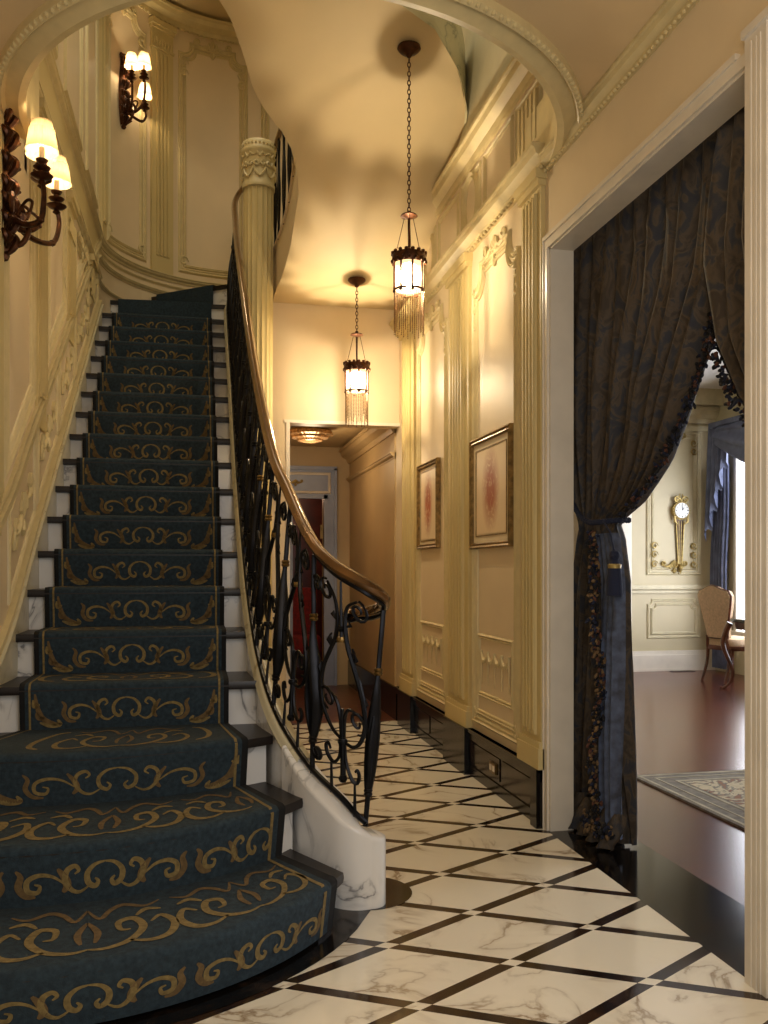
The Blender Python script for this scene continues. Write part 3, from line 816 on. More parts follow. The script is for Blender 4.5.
# under-surface of the straight flight on the hall side
# carpet ------------------------------------------------------------
cp = thing('stair_runner', (XC, 3.6, .2), 'dark teal stair carpet with gold scroll pattern', 'carpet')
mb = MB()
def prof_pt(n, w, v):
    """carpet surface for step n: w in -1..1 across, v 0..1 riser, 1..2 tread"""
    a, b = rng(n); x = a+(b-a)*(w+1)/2
    z1, z0 = zN(n), zN(n-1)
    rr = .028
    if v <= 1:
        z = z0+.004+(z1+.012-rr-z0)*v if n > 1 else .012+(z1-rr)*v
        p = P(n, x, .012+.018*v); return Vector((p[0], p[1], z))
    t = v-1
    if t < .12:
        k = t/.12; ang = k*pi/2
        p = P(n, x, .03+rr*0-(1-cos(ang))*rr*1.0+.002); return Vector((p[0], p[1], z1+.012-rr+rr*sin(ang)))
    k = (t-.12)/.88
    p = P(n, x, .03-rr); 
    if n < 18:
        a2, b2 = rng(n+1); q = P(n+1, a2+(b2-a2)*(w+1)/2, .012)
    else: q = (p[0], p[1]+.42)
    return Vector((p[0]+(q[0]-p[0])*k, p[1]+(q[1]-p[1])*k, z1+.012))
VS = [0, .5, 1, 1.03, 1.06, 1.09, 1.12, 1.4, 1.7, 2.0]
for n in range(1, 19):
    K = 36 if n < 4 else 14
    ws = [-1, -.95]+[-.95+1.9*i/K for i in range(1, K)]+[.95, 1]
    rows = [[prof_pt(n, w, v) for w in ws] for v in VS]
    nc = len(ws); vs = [p for r in rows for p in r]; o = len(mb.v); mb.v += [tuple(p) for p in vs]
    for i in range(len(rows)-1):
        for j in range(nc-1):
            mb.f.append((o+i*nc+j, o+i*nc+j+1, o+(i+1)*nc+j+1, o+(i+1)*nc+j)); mb.m.append(1 if j in (0, nc-2) else 0)
def ribbon(n, part, pts, wd, mi, mirror, cx=0):
    """pts in metres (x from the middle of the repeat, y along riser or tread)"""
    a, b = rng(n); hw = (b-a)/2; mid = (a+b)/2
    for sg in ((1, -1) if mirror else (1,)):
        L_ = []; k = len(pts)
        for i, (x, y) in enumerate(pts):
            x0, y0 = pts[max(i-1, 0)]; x1, y1 = pts[min(i+1, k-1)]
            dep = 1 if part == 'r' else (.47 if n < 3 else .40 if n == 3 else .29)
            dx, dy = x1-x0, (y1-y0)*dep; l = sqrt(dx*dx+dy*dy) or 1; nx, ny = -dy/l, dx/l
            ww = wd*(.3+.85*sin(pi*min(1, (i+.6)/k)))
            row = []
            for q in (-1, 1):
                X = sg*(x+nx*ww*q)+cx; Yv = y+ny*ww*q/dep
                w = (X-mid)/hw if n < 4 else X/.43
                if part == 'r': v = max(0.02, min(1, Yv/.185))
                else: v = 1.0+max(.02, min(.97, Yv))
                p = prof_pt(n, max(-.93, min(.93, w)), v); e = .002
                pr = prof_pt(n, max(-.93, min(.93, w)), v+.02 if v < 1.95 else v-.02)-p; pw = prof_pt(n, max(-.93, min(.93, w))+.01, v)-p
                nn = pw.cross(pr)
                if v > 1.95: nn = -nn
                nn = nn.normalized() if nn.length > 1e-9 else Vector((0, 0, 1))
                if nn.z < -.2 or (part == 'r' and nn.y > 0): nn = -nn
                row.append(p+nn*e)
            L_.append(row)
        mb.grid(L_, mi)
def cm2(pts, k=5): return [(p.x, p.y) for p in catmull([(a, b, 0) for a, b in pts], k)]
RS = [  # (pts, width, material) riser motif, half of it
    (cm2([(0, .142), (.03, .134), (.052, .108), (.05, .075), (.03, .06), (.02, .075), (.03, .088)]), .0065, 2),
    (cm2([(.05, .062), (.075, .046), (.1, .056), (.118, .09), (.112, .122), (.09, .135), (.078, .12), (.09, .108)]), .0062, 2),
    (cm2([(.125, .05), (.112, .07), (.12, .10), (.14, .13)]), .009, 3),
    (cm2([(.12, .078), (.155, .105), (.195, .112), (.228, .095), (.228, .062), (.2, .055), (.192, .075), (.208, .082)]), .006, 2),
    (cm2([(.205, .04), (.235, .045), (.255, .075), (.248, .11), (.262, .13)]), .008, 3),
    (cm2([(.262, .03), (.30, .035), (.34, .06), (.36, .11), (.368, .165)]), .010, 3),
    (cm2([(.28, .05), (.27, .03), (.31, .025), (.35, .04)]), .009, 2),
    (cm2([(.33, .06), (.355, .06), (.362, .085)]), .009, 3),
    (cm2([(.35, .12), (.372, .11), (.375, .14)]), .007, 2)]
TS = [
    (cm2([(.0, .22), (.05, .2), (.12, .26), (.17, .42), (.15, .58), (.10, .56), (.10, .44), (.13, .42)]), .011, 2),
    (cm2([(.12, .26), (.18, .2), (.24, .24), (.27, .4), (.24, .55), (.20, .48)]), .011, 2),
    (cm2([(.0, .82), (.04, .66), (.08, .78), (.13, .84), (.2, .76), (.26, .82)]), .009, 3),
    (cm2([(.02, .3), (.03, .45), (.0, .62)]), .009, 3), (cm2([(.16, .62), (.2, .7), (.25, .66)]), .009, 2)]
TE = (cm2([(.30, .2), (.35, .28), (.37, .5), (.345, .75), (.30, .8)]), .012, 2)
def span(n): a, b = rng(n); return a, b
for n in range(1, 19):
    if n < 4:
        a, b = rng(n)
        per = .56; reps = [k*per for k in range(-2, 3)] if n < 3 else [0]
    else: reps = [0]
    for cx in reps:
        for pts, wd, mi in (RS[:5] if n < 3 else RS):
            if n == 3: pts = [(x*1.25, y) for x, y in pts]
            if n == 2: pts = [(x*1.0, y) for x, y in pts]
            if n < 3:
                a, b = rng(n)
                for sg in (1, -1):
                    pp = [(cx+sg*x, y) for x, y in pts]
                    if all(a+.05 < x < b-.05 for x, y in pp): ribbon(n, 'r', pp, wd*1.25, mi, False)
            else: ribbon(n, 'r', pts, wd, mi, True)
        for pts, wd, mi in TS:
            if n < 3:
                a, b = rng(n)
                for sg in (1, -1):
                    pp = [(cx+sg*x, y) for x, y in pts]
                    if all(a+.05 < x < b-.05 for x, y in pp): ribbon(n, 't', pp, wd*1.1, mi, False)
            else: ribbon(n, 't', pts, wd*.8, mi, True)
    if n > 2: ribbon(n, 't', TE[0], .011, 2, True)
    elif 0:
        b = rng(n)[1]; ribbon(n, 't', cm2([(b-.16, .15), (b-.09, .25), (b-.08, .5), (b-.13, .75), (b-.2, .7), (b-.17, .5)]), .013, 2, False)
    # gold lines near the edges
    for sg in (-1, 1):
        for part in 'rt':
            rows = []
            for i in range(13):
                v = (i/12 if part == 'r' else 1+i/12*.999)
                row = []
                for q in (.895, .915):
                    p = prof_pt(n, sg*q, v); row.append(p+Vector((0, -.003, .002)))
                rows.append(row)
            mb.grid(rows, 2)
for n, a0, a1 in WA:
    wedge(a0, a1 if n == 20 else a1-8, zN(n-1)+.01, zN(n)+.012, mb, .16, .07, -.03)
mb.build('runner', [M['carpet'], M['carpet_edge'], M['carpet_gold'], M['carpet_rust']], cp, fix=False, angle=1.2)

# balustrade --------------------------------------------------------
bl = thing('stair_balustrade', (.62, 3.3, .3), 'scrolled black wrought iron balustrade with polished wooden handrail', 'balustrade')
RP = [(.70, 3.31, 1.13), (.685, 3.27, 1.155), (.61, 3.245, 1.20), (.504, 3.33, 1.275), (.44, 3.48, 1.38), (.388, 3.80, 1.59), (.345, 4.16, 1.82), (.325, 5.05, 2.40), (.325, 6.14, 3.13), (.33, 7.3, 3.90), (.34, 7.9, 4.32), (.36, 8.35, 4.70), (.48, 8.62, 4.98)]
RPs = catmull(RP, 8)
curl = catmull([(.70, 3.31, 1.13), (.71, 3.37, 1.11), (.68, 3.44, 1.09), (.63, 3.47, 1.085), (.575, 3.43, 1.075), (.58, 3.38, 1.07)], 6)
path = curl[::-1][:-1]+RPs
mb = MB(); rows = []
npth = len(path)
for i, p in enumerate(path):
    a = path[max(i-1, 0)]; b = path[min(i+1, npth-1)]; d = (b-a); d = Vector((d.x, d.y, d.z)); d.normalize()
    r = Vector((d.y, -d.x, 0)); r.normalize(); u = r.cross(d)
    if u.z < 0: u = -u
    k = .8 if i > 25 else .5+.3*i/25
    rows.append([p+r*(x*k)+u*(y*k) for x, y in ((-.018, -.022), (-.03, -.012), (-.034, .002), (-.026, .012), (-.022, .02), (-.01, .03), (.01, .03), (.022, .02), (.026, .012), (.034, .002), (.03, -.012), (.018, -.022))])
mb.grid(rows, 0, True); mb.build('handrail', M['rail'], bl)
mb = MB(); mb.tube([p+Vector((0, 0, -.028)) for p in path[8:]], .009, 6); mb.build('rail_bar', M['iron'], bl)
# maps along the rail: q = arclength from the newel
BS = [0]
for i in range(1, len(RPs)): BS.append(BS[-1]+(RPs[i].xy-RPs[i-1].xy).length)
def base_of(p):
    best = None; bd = 9
    for i in range(len(CPs)-1):
        a, b = CPs[i], CPs[i+1]; ab = b.xy-a.xy; t = max(0, min(1, (p.xy-a.xy).dot(ab)/max(ab.length_squared, 1e-9))); q = a+(b-a)*t
        dd = (q.xy-p.xy).length
        if dd < bd: bd = dd; best = q
    return best
BB = [base_of(p) for p in RPs]
def FB(q, v, n=0):
    rx = interp(BS, [p.x for p in RPs], q); ry = interp(BS, [p.y for p in RPs], q); rz = interp(BS, [p.z for p in RPs], q)
    bx = interp(BS, [p.x for p in BB], q); by = interp(BS, [p.y for p in BB], q); bz = interp(BS, [p.z for p in BB], q)
    top = Vector((rx, ry, rz-.03)); bot = Vector((bx, by, bz-.005))
    return bot+(top-bot)*v
H = .85
def stroke(mb, q0, pts, r, mir=True, sh=1.0, taper=True, mi=0, seg=6):
    for sg in ((1, -1) if mir else (1,)):
        k = len(pts); P_ = [FB(q0+sg*x*sh, y/H) for x, y in pts]
        rr = [r*(.65+.5*sin(pi*min(1, (i+1)/k))) if taper else r for i in range(k)]
        mb.tube(P_, rr, seg, mi)
def disc(mb, q0, x, y, r, mi=0): c = FB(q0+x, y/H); mb.ball(c, r, 8, mi)
def lyre(q0):
    mb = MB()
    stroke(mb, q0, cm2([(.004, .24), (.05, .25), (.095, .30), (.112, .37), (.095, .46), (.055, .55), (.026, .62), (.018, .70), (.03, .76), (.07, .80)]), .0085)
    stroke(mb, q0, spiral(.072, .355, .044, .01, -pi*.5, 1.35, 20)[::1], .006)
    stroke(mb, q0, cm2([(.008, .24), (.012, .33), (.03, .375), (.06, .385)]), .0065)
    stroke(mb, q0, [(0.0, .10), (0.0, .36)], .010, False)
    stroke(mb, q0, cm2([(.012, .235), (.016, .17), (.045, .125), (.075, .135), (.085, .165), (.072, .18), (.06, .165)]), .007)
    stroke(mb, q0, [(.058, 0), (.058, .125)], .0065)
    stroke(mb, q0, spiral(.075, .765, .04, .01, pi*.5, -1.3, 18), .0065)
    stroke(mb, q0, cm2([(.022, .60), (.045, .585), (.056, .60), (.048, .615)]), .0055)
    stroke(mb, q0, [(0, .62), (0, .84)], .007, False)
    disc(mb, q0, 0, .095, .018); disc(mb, q0, 0, .66, .014)
    # leaves on the lyre shoulders
    for sg in (1, -1):
        for (x, y, dx, dy) in ((.1, .33, .02, .05), (.1, .42, .014, .05), (.05, .56, .016, .04), (.022, .68, .02, .03)):
            mb.tube([FB(q0+sg*x, y/H), FB(q0+sg*(x+dx), (y+dy*.5)/H), FB(q0+sg*(x+dx*.6), (y+dy)/H)], [.004, .011, .002], 5, 0, False, .5)
    o = mb.build('baluster_panel', [M['iron']], bl)
    for y in (.235, .62): 
        mb = MB(); c = FB(q0, y/H); mb.lathe([(.001, -.010), (.017, -.010), (.020, 0), (.017, .010), (.001, .010)], c, 10); mb.build('collar', M['brass'] if y > .5 and q0 < 1.2 else M['iron'], o)
    return o
def leafbar(q0, w=1.):
    mb = MB()
    pts = cm2([(0, 0), (.0, .1), (-.012*w, .18), (-.03*w, .30), (-.012*w, .42), (.004, .52), (.0, .64), (.004, .74), (.0, .84)], 5)
    k = len(pts); P_ = [FB(q0+x, y/H) for x, y in pts]
    mb.tube(P_, [.011+.017*max(0, sin(pi*(i/k-.15)/.5)) if .15 < i/k < .65 else .010 for i in range(k)], 8, 0, False, .6)
    P2 = [FB(q0+x+.022, y/H) for x, y in cm2([(-.02, .12), (.01, .2), (.018, .30), (0, .42)], 5)]
    mb.tube(P2, [.004+.009*sin(pi*i/15) for i in range(16)], 6, 0, False, .5)
    stroke(mb, q0, spiral(-.028, .75, .028, .008, 0, 1.3, 14), .007, False)
    stroke(mb, q0, spiral(-.028, .10, .026, .008, 0, -1.3, 14), .008, False)
    o = mb.build('baluster', [M['iron']], bl)
    for y in (.13, .60):
        mb = MB(); c = FB(q0, y/H); mb.lathe([(.001, -.014), (.014, -.014), (.018, -.007), (.014, 0), (.018, .007), (.014, .014), (.001, .014)], c, 10); mb.build('collar', M['brass'] if y > .5 and q0 < 1.5 else M['iron'], o)
    return o
QT = BS[-1]-.5
leafbar(.015, 1.3)
q = .22; k = 0
while q < QT:
    lyre(q); leafbar(q+.165); q += .33
# bottom channel
mb = MB(); mb.tube([p+Vector((0, 0, .008)) for p in BB[2:-4]], .012, 6); mb.build('base_bar', M['iron'], bl)

# ================================================================ COLUMN
cc = (.475, 6.92, 0)
t = thing('fluted_column', cc, 'tall pale fluted column with carved capital beside the balustrade', 'column')
def flute(a, z): return 1-.075*abs(sin(a*10))**.6 if 0 else 1-.07*(abs(sin(a*9))**.7)
mb = MB(); mb.lathe([(.098+.018*z/4.3, z) for z in [.25, 1, 2, 3, 4.1, 4.20]], cc, 216, 0, flute); mb.build('shaft', M['wall_olive'], t, angle=1.0)
mb = MB(); mb.lathe([(.15, 0), (.15, .12), (.135, .14), (.145, .17), (.145, .2), (.125, .22), (.12, .26)], cc, 40); mb.build('base', M['wall_olive'], t)
mb = MB(); mb.lathe([(.116, 4.19), (.126, 4.195), (.128, 4.22), (.12, 4.235), (.118, 4.36), (.122, 4.41), (.126, 4.45), (.134, 4.46), (.136, 4.485), (.128, 4.5), (.132, 4.53), (.12, 4.55), (.0005, 4.555)], cc, 48)
for k in range(8):
    a0 = k*pi/4
    Fc = lambda s, tt, n, a0=a0: (cc[0]+(.12+n)*cos(a0+s/.12), cc[1]+(.12+n)*sin(a0+s/.12), tt-.14)
    for sg in (1, -1): relief(mb, Fc, [spiral(sg*.024, 4.50, .022, .006, 0, sg*1.3, 10), [(0, 4.40), (sg*.03, 4.43), (sg*.045, 4.47)], [(0, 4.55), (sg*.02, 4.58), (sg*.045, 4.56)]], 0, 0, 1, False, .009, .006)
for k in range(28):
    a = 2*pi*k/28; mb.ball((cc[0]+.13*cos(a), cc[1]+.13*sin(a), 4.515), .010, 6)
mb.build('capital', M['mould'], t)

# ================================================================ UPPER FLIGHT
up = thing('upper_staircase', (1.0, 6.6, 3.4), 'curving upper stair flight overhead with smooth plaster underside', 'staircase')
def zs(Y):
    if Y >= 6.85: return 3.42
    if Y > 6.35: t = (6.85-Y)/.5; return 3.42+.125*t*t
    return 3.545+.5*(6.35-Y)
xlY = [4.3, 4.6, 4.72, 4.8, 4.9, 5.1, 5.27, 5.4, 5.5, 5.65, 5.9, 6.3, 6.8, 7.2]
xlX = [-.55, -.25, -.05, .10, .18, .27, .33, .42, .52, .62, .67, .66, .61, .60]
xrY = [4.56, 4.60, 4.64, 4.70, 4.81, 5.01, 5.22, 5.36, 5.5]
xrX = [-.25, .3, .75, 1.05, 1.30, 1.50, 1.62, 1.655, 1.66]
YS = [4.58, 4.6, 4.62, 4.64, 4.67, 4.7, 4.75, 4.81, 4.86, 4.91, 4.96, 5.01, 5.06, 5.12, 5.18, 5.24, 5.3, 5.36, 5.44, 5.5, 5.6, 5.75, 5.9, 6.1, 6.3, 6.4, 6.5, 6.6, 6.7, 6.8, 6.9, 7.2]
mb = MB(); rows = []
for Y in YS:
    a, b = interp(xlY, xlX, Y), interp(xrY, xrX, Y)
    rows.append([(a+(b-a)*i/16, Y, zs(Y)) for i in range(17)])
mb.grid(rows); mb.build('soffit', M['plaster'], up, fix=False)
mb = MB(); left = [r[0] for r in rows]; right = [r[-1] for r in rows]
mb.grid([[(x, y, z) for x, y, z in left], [(x, y, z+.34) for x, y, z in left]], 0)
mb.grid([[(x+.02, y, z+.34) for x, y, z in left], [(x-.02, y, z+.34) for x, y, z in left]], 0)
mb.build('inner_string', M['wall_cream'], up, fix=False)
mb = MB(); rr = [p for p in right if p[1] < 5.5]
mb.grid([[(x+.01, y-.01, z-.03) for x, y, z in rr], [(x-.01, y-.03, z) for x, y, z in rr], [(x-.0, y-.01, z+.04) for x, y, z in rr], [(x, y, z+.36) for x, y, z in rr], [(x-.02, y+.03, z+.38) for x, y, z in rr], [(x-.02, y+.08, z+.38) for x, y, z in rr]], 0)
mb.build('outer_string', M['green_marble'], up, fix=False)
# top surface so daylight does not leak through
mb = MB(); mb.grid([[(x+.02 if i == 0 else x, y, z+.3) for i, (x, y, z) in enumerate((r[0], r[8], r[-1]))] for r in rows]); mb.build('deck', M['plaster'], up, fix=False)
# railing of the upper flight
ul = thing('upper_balustrade', (.6, 6.7, 3.8), 'dark iron railing of the upper flight behind the column', 'balustrade')
lf = [Vector(p) for p in left if p[1] > 5.45]
lf = lf[::1]
mb = MB(); mb.tube([p+Vector((0, 0, 1.12)) for p in lf], .022, 8); mb.build('handrail', M['rail'], ul)
mb = MB(); mb.tube([p+Vector((0, 0, .36)) for p in lf], .012, 6); mb.build('base_bar', M['iron'], ul)
ly = [p.y for p in lf]
yy = 5.55
while yy < 7.15:
    x = interp(xlY, xlX, yy); z = zs(yy)+.34
    mb = MB(); mb.tube([(x, yy, z), (x, yy, z+.77)], .010, 6)
    mb.tube([(x, yy+.11*px_, z+py_) for px_, py_ in ((0, .1), (.6, .2), (.8, .35), (.3, .5), (.1, .6), (.6, .72))], .009, 6)
    mb.tube([(x, yy-.11*px_, z+py_) for px_, py_ in ((0, .1), (.6, .2), (.8, .35), (.3, .5), (.1, .6), (.6, .72))], .009, 6)
    mb.tube([(x, yy+a_, z+b_) for a_, b_ in spiral(.04, .32, .045, .01, -pi/2, 1.3, 12)], .007, 5)
    mb.build('baluster', M['iron'], ul); yy += .2
# landing slab
mb = MB(); mb.box(.70, XR, YF, 8.0, 3.42, ZL-.05)
k = 20
ap = [(ax-(ea-.02)*cos(pi*i/k), ay+(eb-.02)*sin(pi*i/k)) for i in range(11, k+1)]
n_ = len(ap); mb.add([(x, y, z) for z in (3.42, ZL-.05) for x, y in ap]+[(.7, 8.0, 3.42), (.7, 8.0, ZL-.05)],
       [(i, i+1, n_*2) for i in range(n_-1)]+[(n_+i, n_+i+1, n_*2+1) for i in range(n_-1)]+[(0, n_, n_*2+1, n_*2)])
struct(mb, 'floor.003', M['plaster'], 'landing floor at the top of the stairs', 'landing')
# dark upper-storey railing glimpsed past the outer string
uu = thing('gallery_railing', (1.5, 5.6, 4.6), 'dark gallery railing glimpsed high above the frieze', 'railing')
mb = MB(); mb.tube([(.9, 5.2, 5.35), (1.62, 5.9, 5.35)], .02, 6); mb.build('handrail', M['iron'], uu)
for k in range(7):
    x = .92+.115*k; y = 5.22+.112*k
    mb = MB(); mb.tube([(x, y, 4.3), (x+.02, y+.02, 4.7), (x-.02, y-.02, 5.0), (x, y, 5.35)], [.012, .02, .014, .012], 6); mb.build('baluster', M['iron'], uu)

# ================================================================ LANTERNS
def lantern(x, y, ztop_, zrim, label, energy):
    t = thing('pendant_lantern', (x, y, ztop_), label, 'pendant lamp', 'hall pendant lanterns')
    mb = MB(); mb.lathe([(.0005, 0), (.065, 0), (.068, -.012), (.05, -.03), (.02, -.045), (.012, -.06), (.0005, -.065)], (x, y, ztop_), 24); mb.build('canopy', M['bronze'], t)
    zd = zrim+.235; mb = MB(); z = ztop_-.06; k = 0
    while z > zd+.02:
        pts = []
        for i in range(10):
            a = 2*pi*i/10; dx = .009*cos(a); dz = .017*sin(a)
            pts.append((x+(dx if k % 2 else 0), y+(0 if k % 2 else dx), z-.017+dz))
        mb.tube(pts, .0028, 5, 0, True); z -= .026; k += 1
    mb.build('chain', M['bronze'], t)
    mb = MB(); mb.lathe([(.0005, .03), (.012, .025), (.014, .01), (.045, .004), (.05, -.004), (.03, -.012), (.008, -.02), (.006, -.23)], (x, y, zd), 24)
    mb.lathe([(.0005, -.23), (.006, -.23)], (x, y, zd), 8)
    mb.build('stem', M['bronze'], t)
    for i in range(3):
        a = 2*pi*i/3+.4; mb = MB(); mb.tube([(x+.03*cos(a), y+.03*sin(a), zd-.01), (x+.088*cos(a), y+.088*sin(a), zrim+.01)], .0022, 5); mb.build('wire', M['bronze'], t)
    mb = MB(); mb.lathe([(.086, .005), (.094, .012), (.098, 0), (.096, -.03), (.09, -.045), (.086, -.03), (.086, .005)], (x, y, zrim), 32)
    for i in range(16):
        a = 2*pi*i/16; mb.ball((x+.094*cos(a), y+.094*sin(a), zrim+.016), .013, 6); mb.ball((x+.097*cos(a+.2), y+.097*sin(a+.2), zrim-.03), .010, 6, 0, 1, 1, 1.5)
    mb.build('crown', M['bronze'], t)
    mb = MB()
    for i in range(8):
        a = 2*pi*i/8; mb.tube([(x+.086*cos(a), y+.086*sin(a), zrim-.03), (x+.086*cos(a), y+.086*sin(a), zrim-.2)], .0065, 6)
        mb.ball((x+.086*cos(a), y+.086*sin(a), zrim-.205), .011, 6)
    mb.lathe([(.083, -.19), (.09, -.19), (.09, -.2), (.083, -.2), (.083, -.19)], (x, y, zrim), 32)
    mb.build('frame', M['bronze'], t)
    mb = MB(); mb.lathe([(.08, -.035), (.08, -.19)], (x, y, zrim), 24, 0, lambda a, z: 1+.03*abs(sin(a*8))); mb.build('glass', M['glass'], t)
    mb = MB()
    for i in range(40):
        a = 2*pi*i/40; L_ = .16+.10*abs(sin(i*1.9))*.9; r = .085
        z = zrim-.2
        while z > zrim-.2-L_:
            mb.ball((x+r*cos(a), y+r*sin(a), z-.005), .0036, 4, 0, 1, 1, 1.6); z -= .0105
    mb.build('bead_fringe', M['bead'], t)
    mb = MB(); mb.ball((x, y, zrim-.11), .046, 14, 0, 1, 1, 1.5); mb.build('bulb', M['glass_bulb'], t)
    ld = bpy.data.lights.new('lantern_light', 'POINT'); ld.energy = energy; ld.color = (1, .80, .54); ld.shadow_soft_size = .012
    lo = bpy.data.objects.new('lantern_light', ld); COL.objects.link(lo); lo.location = (x, y, zrim-.11); 
    t['lamp'] = 1
    return t
lantern(1.195, 4.94, zs(4.94)+.003, 3.05, 'nearer and higher beaded glass pendant lantern on a long chain', 28)
lantern(1.19, 6.6, zs(6.6)+.003, 2.80, 'farther beaded glass pendant lantern on a short chain before the end wall', 42)
# bulbs must not block the lamps
for o in bpy.data.objects:
    if o.name.startswith('bulb'): o.visible_shadow = False

# ================================================================ SCONCES
def sconce(F, s, z, label, nshades):
    o0 = F(s, z, 0)
    t = thing('wall_sconce', o0, label, 'wall lamp', 'gilt bronze wall sconces')
    mb = MB()
    # carved back plate: tapered body with leaves and ribbon top
    def B_(a, b, n): return F(s+a, z+b, n)
    rows = []
    for i in range(15):
        u = i/14; zz = -.30+.62*u; w = .012+.034*sin(pi*min(1, u*1.05))**.8*(1-.35*u)
        rows.append([B_(-w, zz, .002), B_(-w*.8, zz, .03), B_(0, zz, .055), B_(w*.8, zz, .03), B_(w, zz, .002)])
    mb.grid(rows)
    for zz in (-.28, -.2, -.12, -.05, .05, .16, .26):
        for sg in (-1, 1):
            lp_ = catmull([B_(0, zz, .025), B_(sg*.025, zz+.018, .05), B_(sg*.045, zz+.045, .045), B_(sg*.04, zz+.065, .03)], 4); mb.tube(lp_, [.004+.010*sin(pi*(i+1)/(len(lp_)+1)) for i in range(len(lp_))], 7)
        lp_ = catmull([B_(0, zz-.03, .045), B_(0, zz+.0, .07), B_(0, zz+.035, .08), B_(0, zz+.06, .055)], 4); mb.tube(lp_, [.005+.012*sin(pi*(i+1)/(len(lp_)+1)) for i in range(len(lp_))], 7)
        for sg in (-1, 1): mb.tube([B_(sg*.02, zz-.01, .045), B_(sg*.05, zz+.03, .075), B_(sg*.04, zz+.06, .05)], [.006, .014, .005], 6)
    for sg in (-1, 1):
        mb.tube([B_(sg*a, b, .03) for a, b in spiral(.035, .32, .03, .008, pi, -1.2, 12)], .009, 6)
    mb.ball(B_(0, -.32, .03), .024, 8); mb.ball(B_(0, .34, .03), .022, 8)
    mb.build('backplate', M['bronze'], t)
    mb = MB()
    for sg in (-1, 1):
        mb.tube([B_(sg*a, b-.12, .06+.3*abs(a)) for a, b in spiral(.06, 0, .05, .012, pi, -1.4, 14)], [.014-.0006*i for i in range(15)], 7)
    mb.tube(catmull([B_(0, -.22, .04), B_(0, -.27, .09), B_(0, -.21, .13), B_(0, -.15, .10)], 5), .012, 7); mb.ball(B_(0, -.15, .10), .022, 8)
    mb.build('scroll_mount', M['bronze'], t)
    specs = nshades
    for (ds, n, dz) in specs:
        a = mb = MB()
        end = B_(ds, -.03+dz, n)
        pts = catmull([B_(0, -.12, .03), B_(ds*.35, -.19, n*.55), B_(ds*.8, -.19+dz*.5, n*.95), B_(ds*1.05, -.10+dz, n*1.05), end], 6)
        mb.tube(pts, [.015-.006*i/len(pts) for i in range(len(pts))], 7)
        p1 = catmull([B_(ds*.2, -.15, n*.4), B_(ds*.3, -.09, n*.6), B_(ds*.55, -.10, n*.75), B_(ds*.45, -.14, n*.7)], 5); mb.tube(p1, .007, 6)
        mb.ball(tuple(pts[12]), .017, 6); 
        arm = mb.build('arm', M['bronze'], t)
        e = end
        mb = MB(); mb.lathe([(.004, -.03), (.018, -.02), (.01, -.005), (.035, .003), (.046, .012), (.03, .012), (.012, .016), (.012, .03), (.03, .038), (.036, .046), (.014, .05), (.012, .062), (.022, .07), (.026, .078), (.012, .08)], e, 20); mb.build('drip_pan', M['bronze'], arm)
        mb = MB(); mb.lathe([(.011, .08), (.011, .13), (.0005, .13)], e, 12); mb.build('candle_sleeve', M['candle'], arm)
        mb = MB(); mb.ball((e[0], e[1], e[2]+.165), .014, 8, 0, 1, 1, 1.7); b_ = mb.build('bulb', M['bulb'], arm); b_.visible_shadow = False
        mb = MB(); zb = e[2]+.115
        pr = [(.066, 0), (.067, .004), (.0635, .012), (.052, .082), (.0535, .086), (.049, .092), (.041, .118), (.043, .122)]
        mb.lathe(pr, (e[0], e[1], zb), 96, 0, lambda aa, zz: 1+.018*sin(aa*32)); mb.build('lamp_shade', M['shade'], arm)
        ld = bpy.data.lights.new('sconce_light', 'POINT'); ld.energy = SCE; ld.color = (1, .76, .46); ld.shadow_soft_size = .015
        lo = bpy.data.objects.new('sconce_light', ld); COL.objects.link(lo); lo.location = (e[0], e[1], e[2]+.165)
    return t
SCE = 1.9
sconce(FL, sL(4.06), 2.92, 'large near bronze wall sconce with pleated shades at the left edge', [(-.09, .21, .01), (.30, .19, .05), (.10, .16, .08)])
SCE = 4.2
sconce(FL, S8+L*.152, 5.68, 'small distant bronze wall sconce high on the curved stairwell wall', [(-.06, .15, .10), (.19, .13, -.06), (.05, .22, .14)])

# ================================================================ PICTURES
def picture(y0, y1, z0, z1, label, mtl, name='framed_picture'):
    t = thing(name, (XR, (y0+y1)/2, z0), label, 'picture')
    f = .035
    mb = MB(); mb.sweep(FR, [(y0+f/2, z0+f/2), (y1-f/2, z0+f/2), (y1-f/2, z1-f/2), (y0+f/2, z1-f/2)], [(-.018, 0), (-.018, .028), (-.010, .034), (0, .026), (.010, .03), (.018, .018), (.018, 0)], maxd=9); mb.build('frame', M['frame_gold'], t, angle=.5)
    mb = MB(); mb.box(XR-.014, XR-.004, y0+f, y1-f, z0+f, z1-f); mb.build('mount', M['mat'], t)
    m = (y1-y0)*.12; mb = MB(); mb.box(XR-.0165, XR-.0145, y0+m+.01, y1-m-.01, z0+m, z1-m); mb.build('drawing', mtl, t)
    mb = MB(); g = .006; mb.sweep(FR, rectp(y0+m, y1-m, z0+m-.01, z1-m+.01), [(-.003, .0145), (-.003, .018), (.003, .018), (.003, .0145)], maxd=9); mb.build('mount_line', M['frame_gold'], t)
picture(4.47, 5.17, 1.38, 2.035, 'larger gold framed picture with a red chalk drawing', M['sketch'])
picture(5.93, 6.49, 1.41, 2.035, 'smaller gold framed drawing farther down the right wall', M['sketch'])

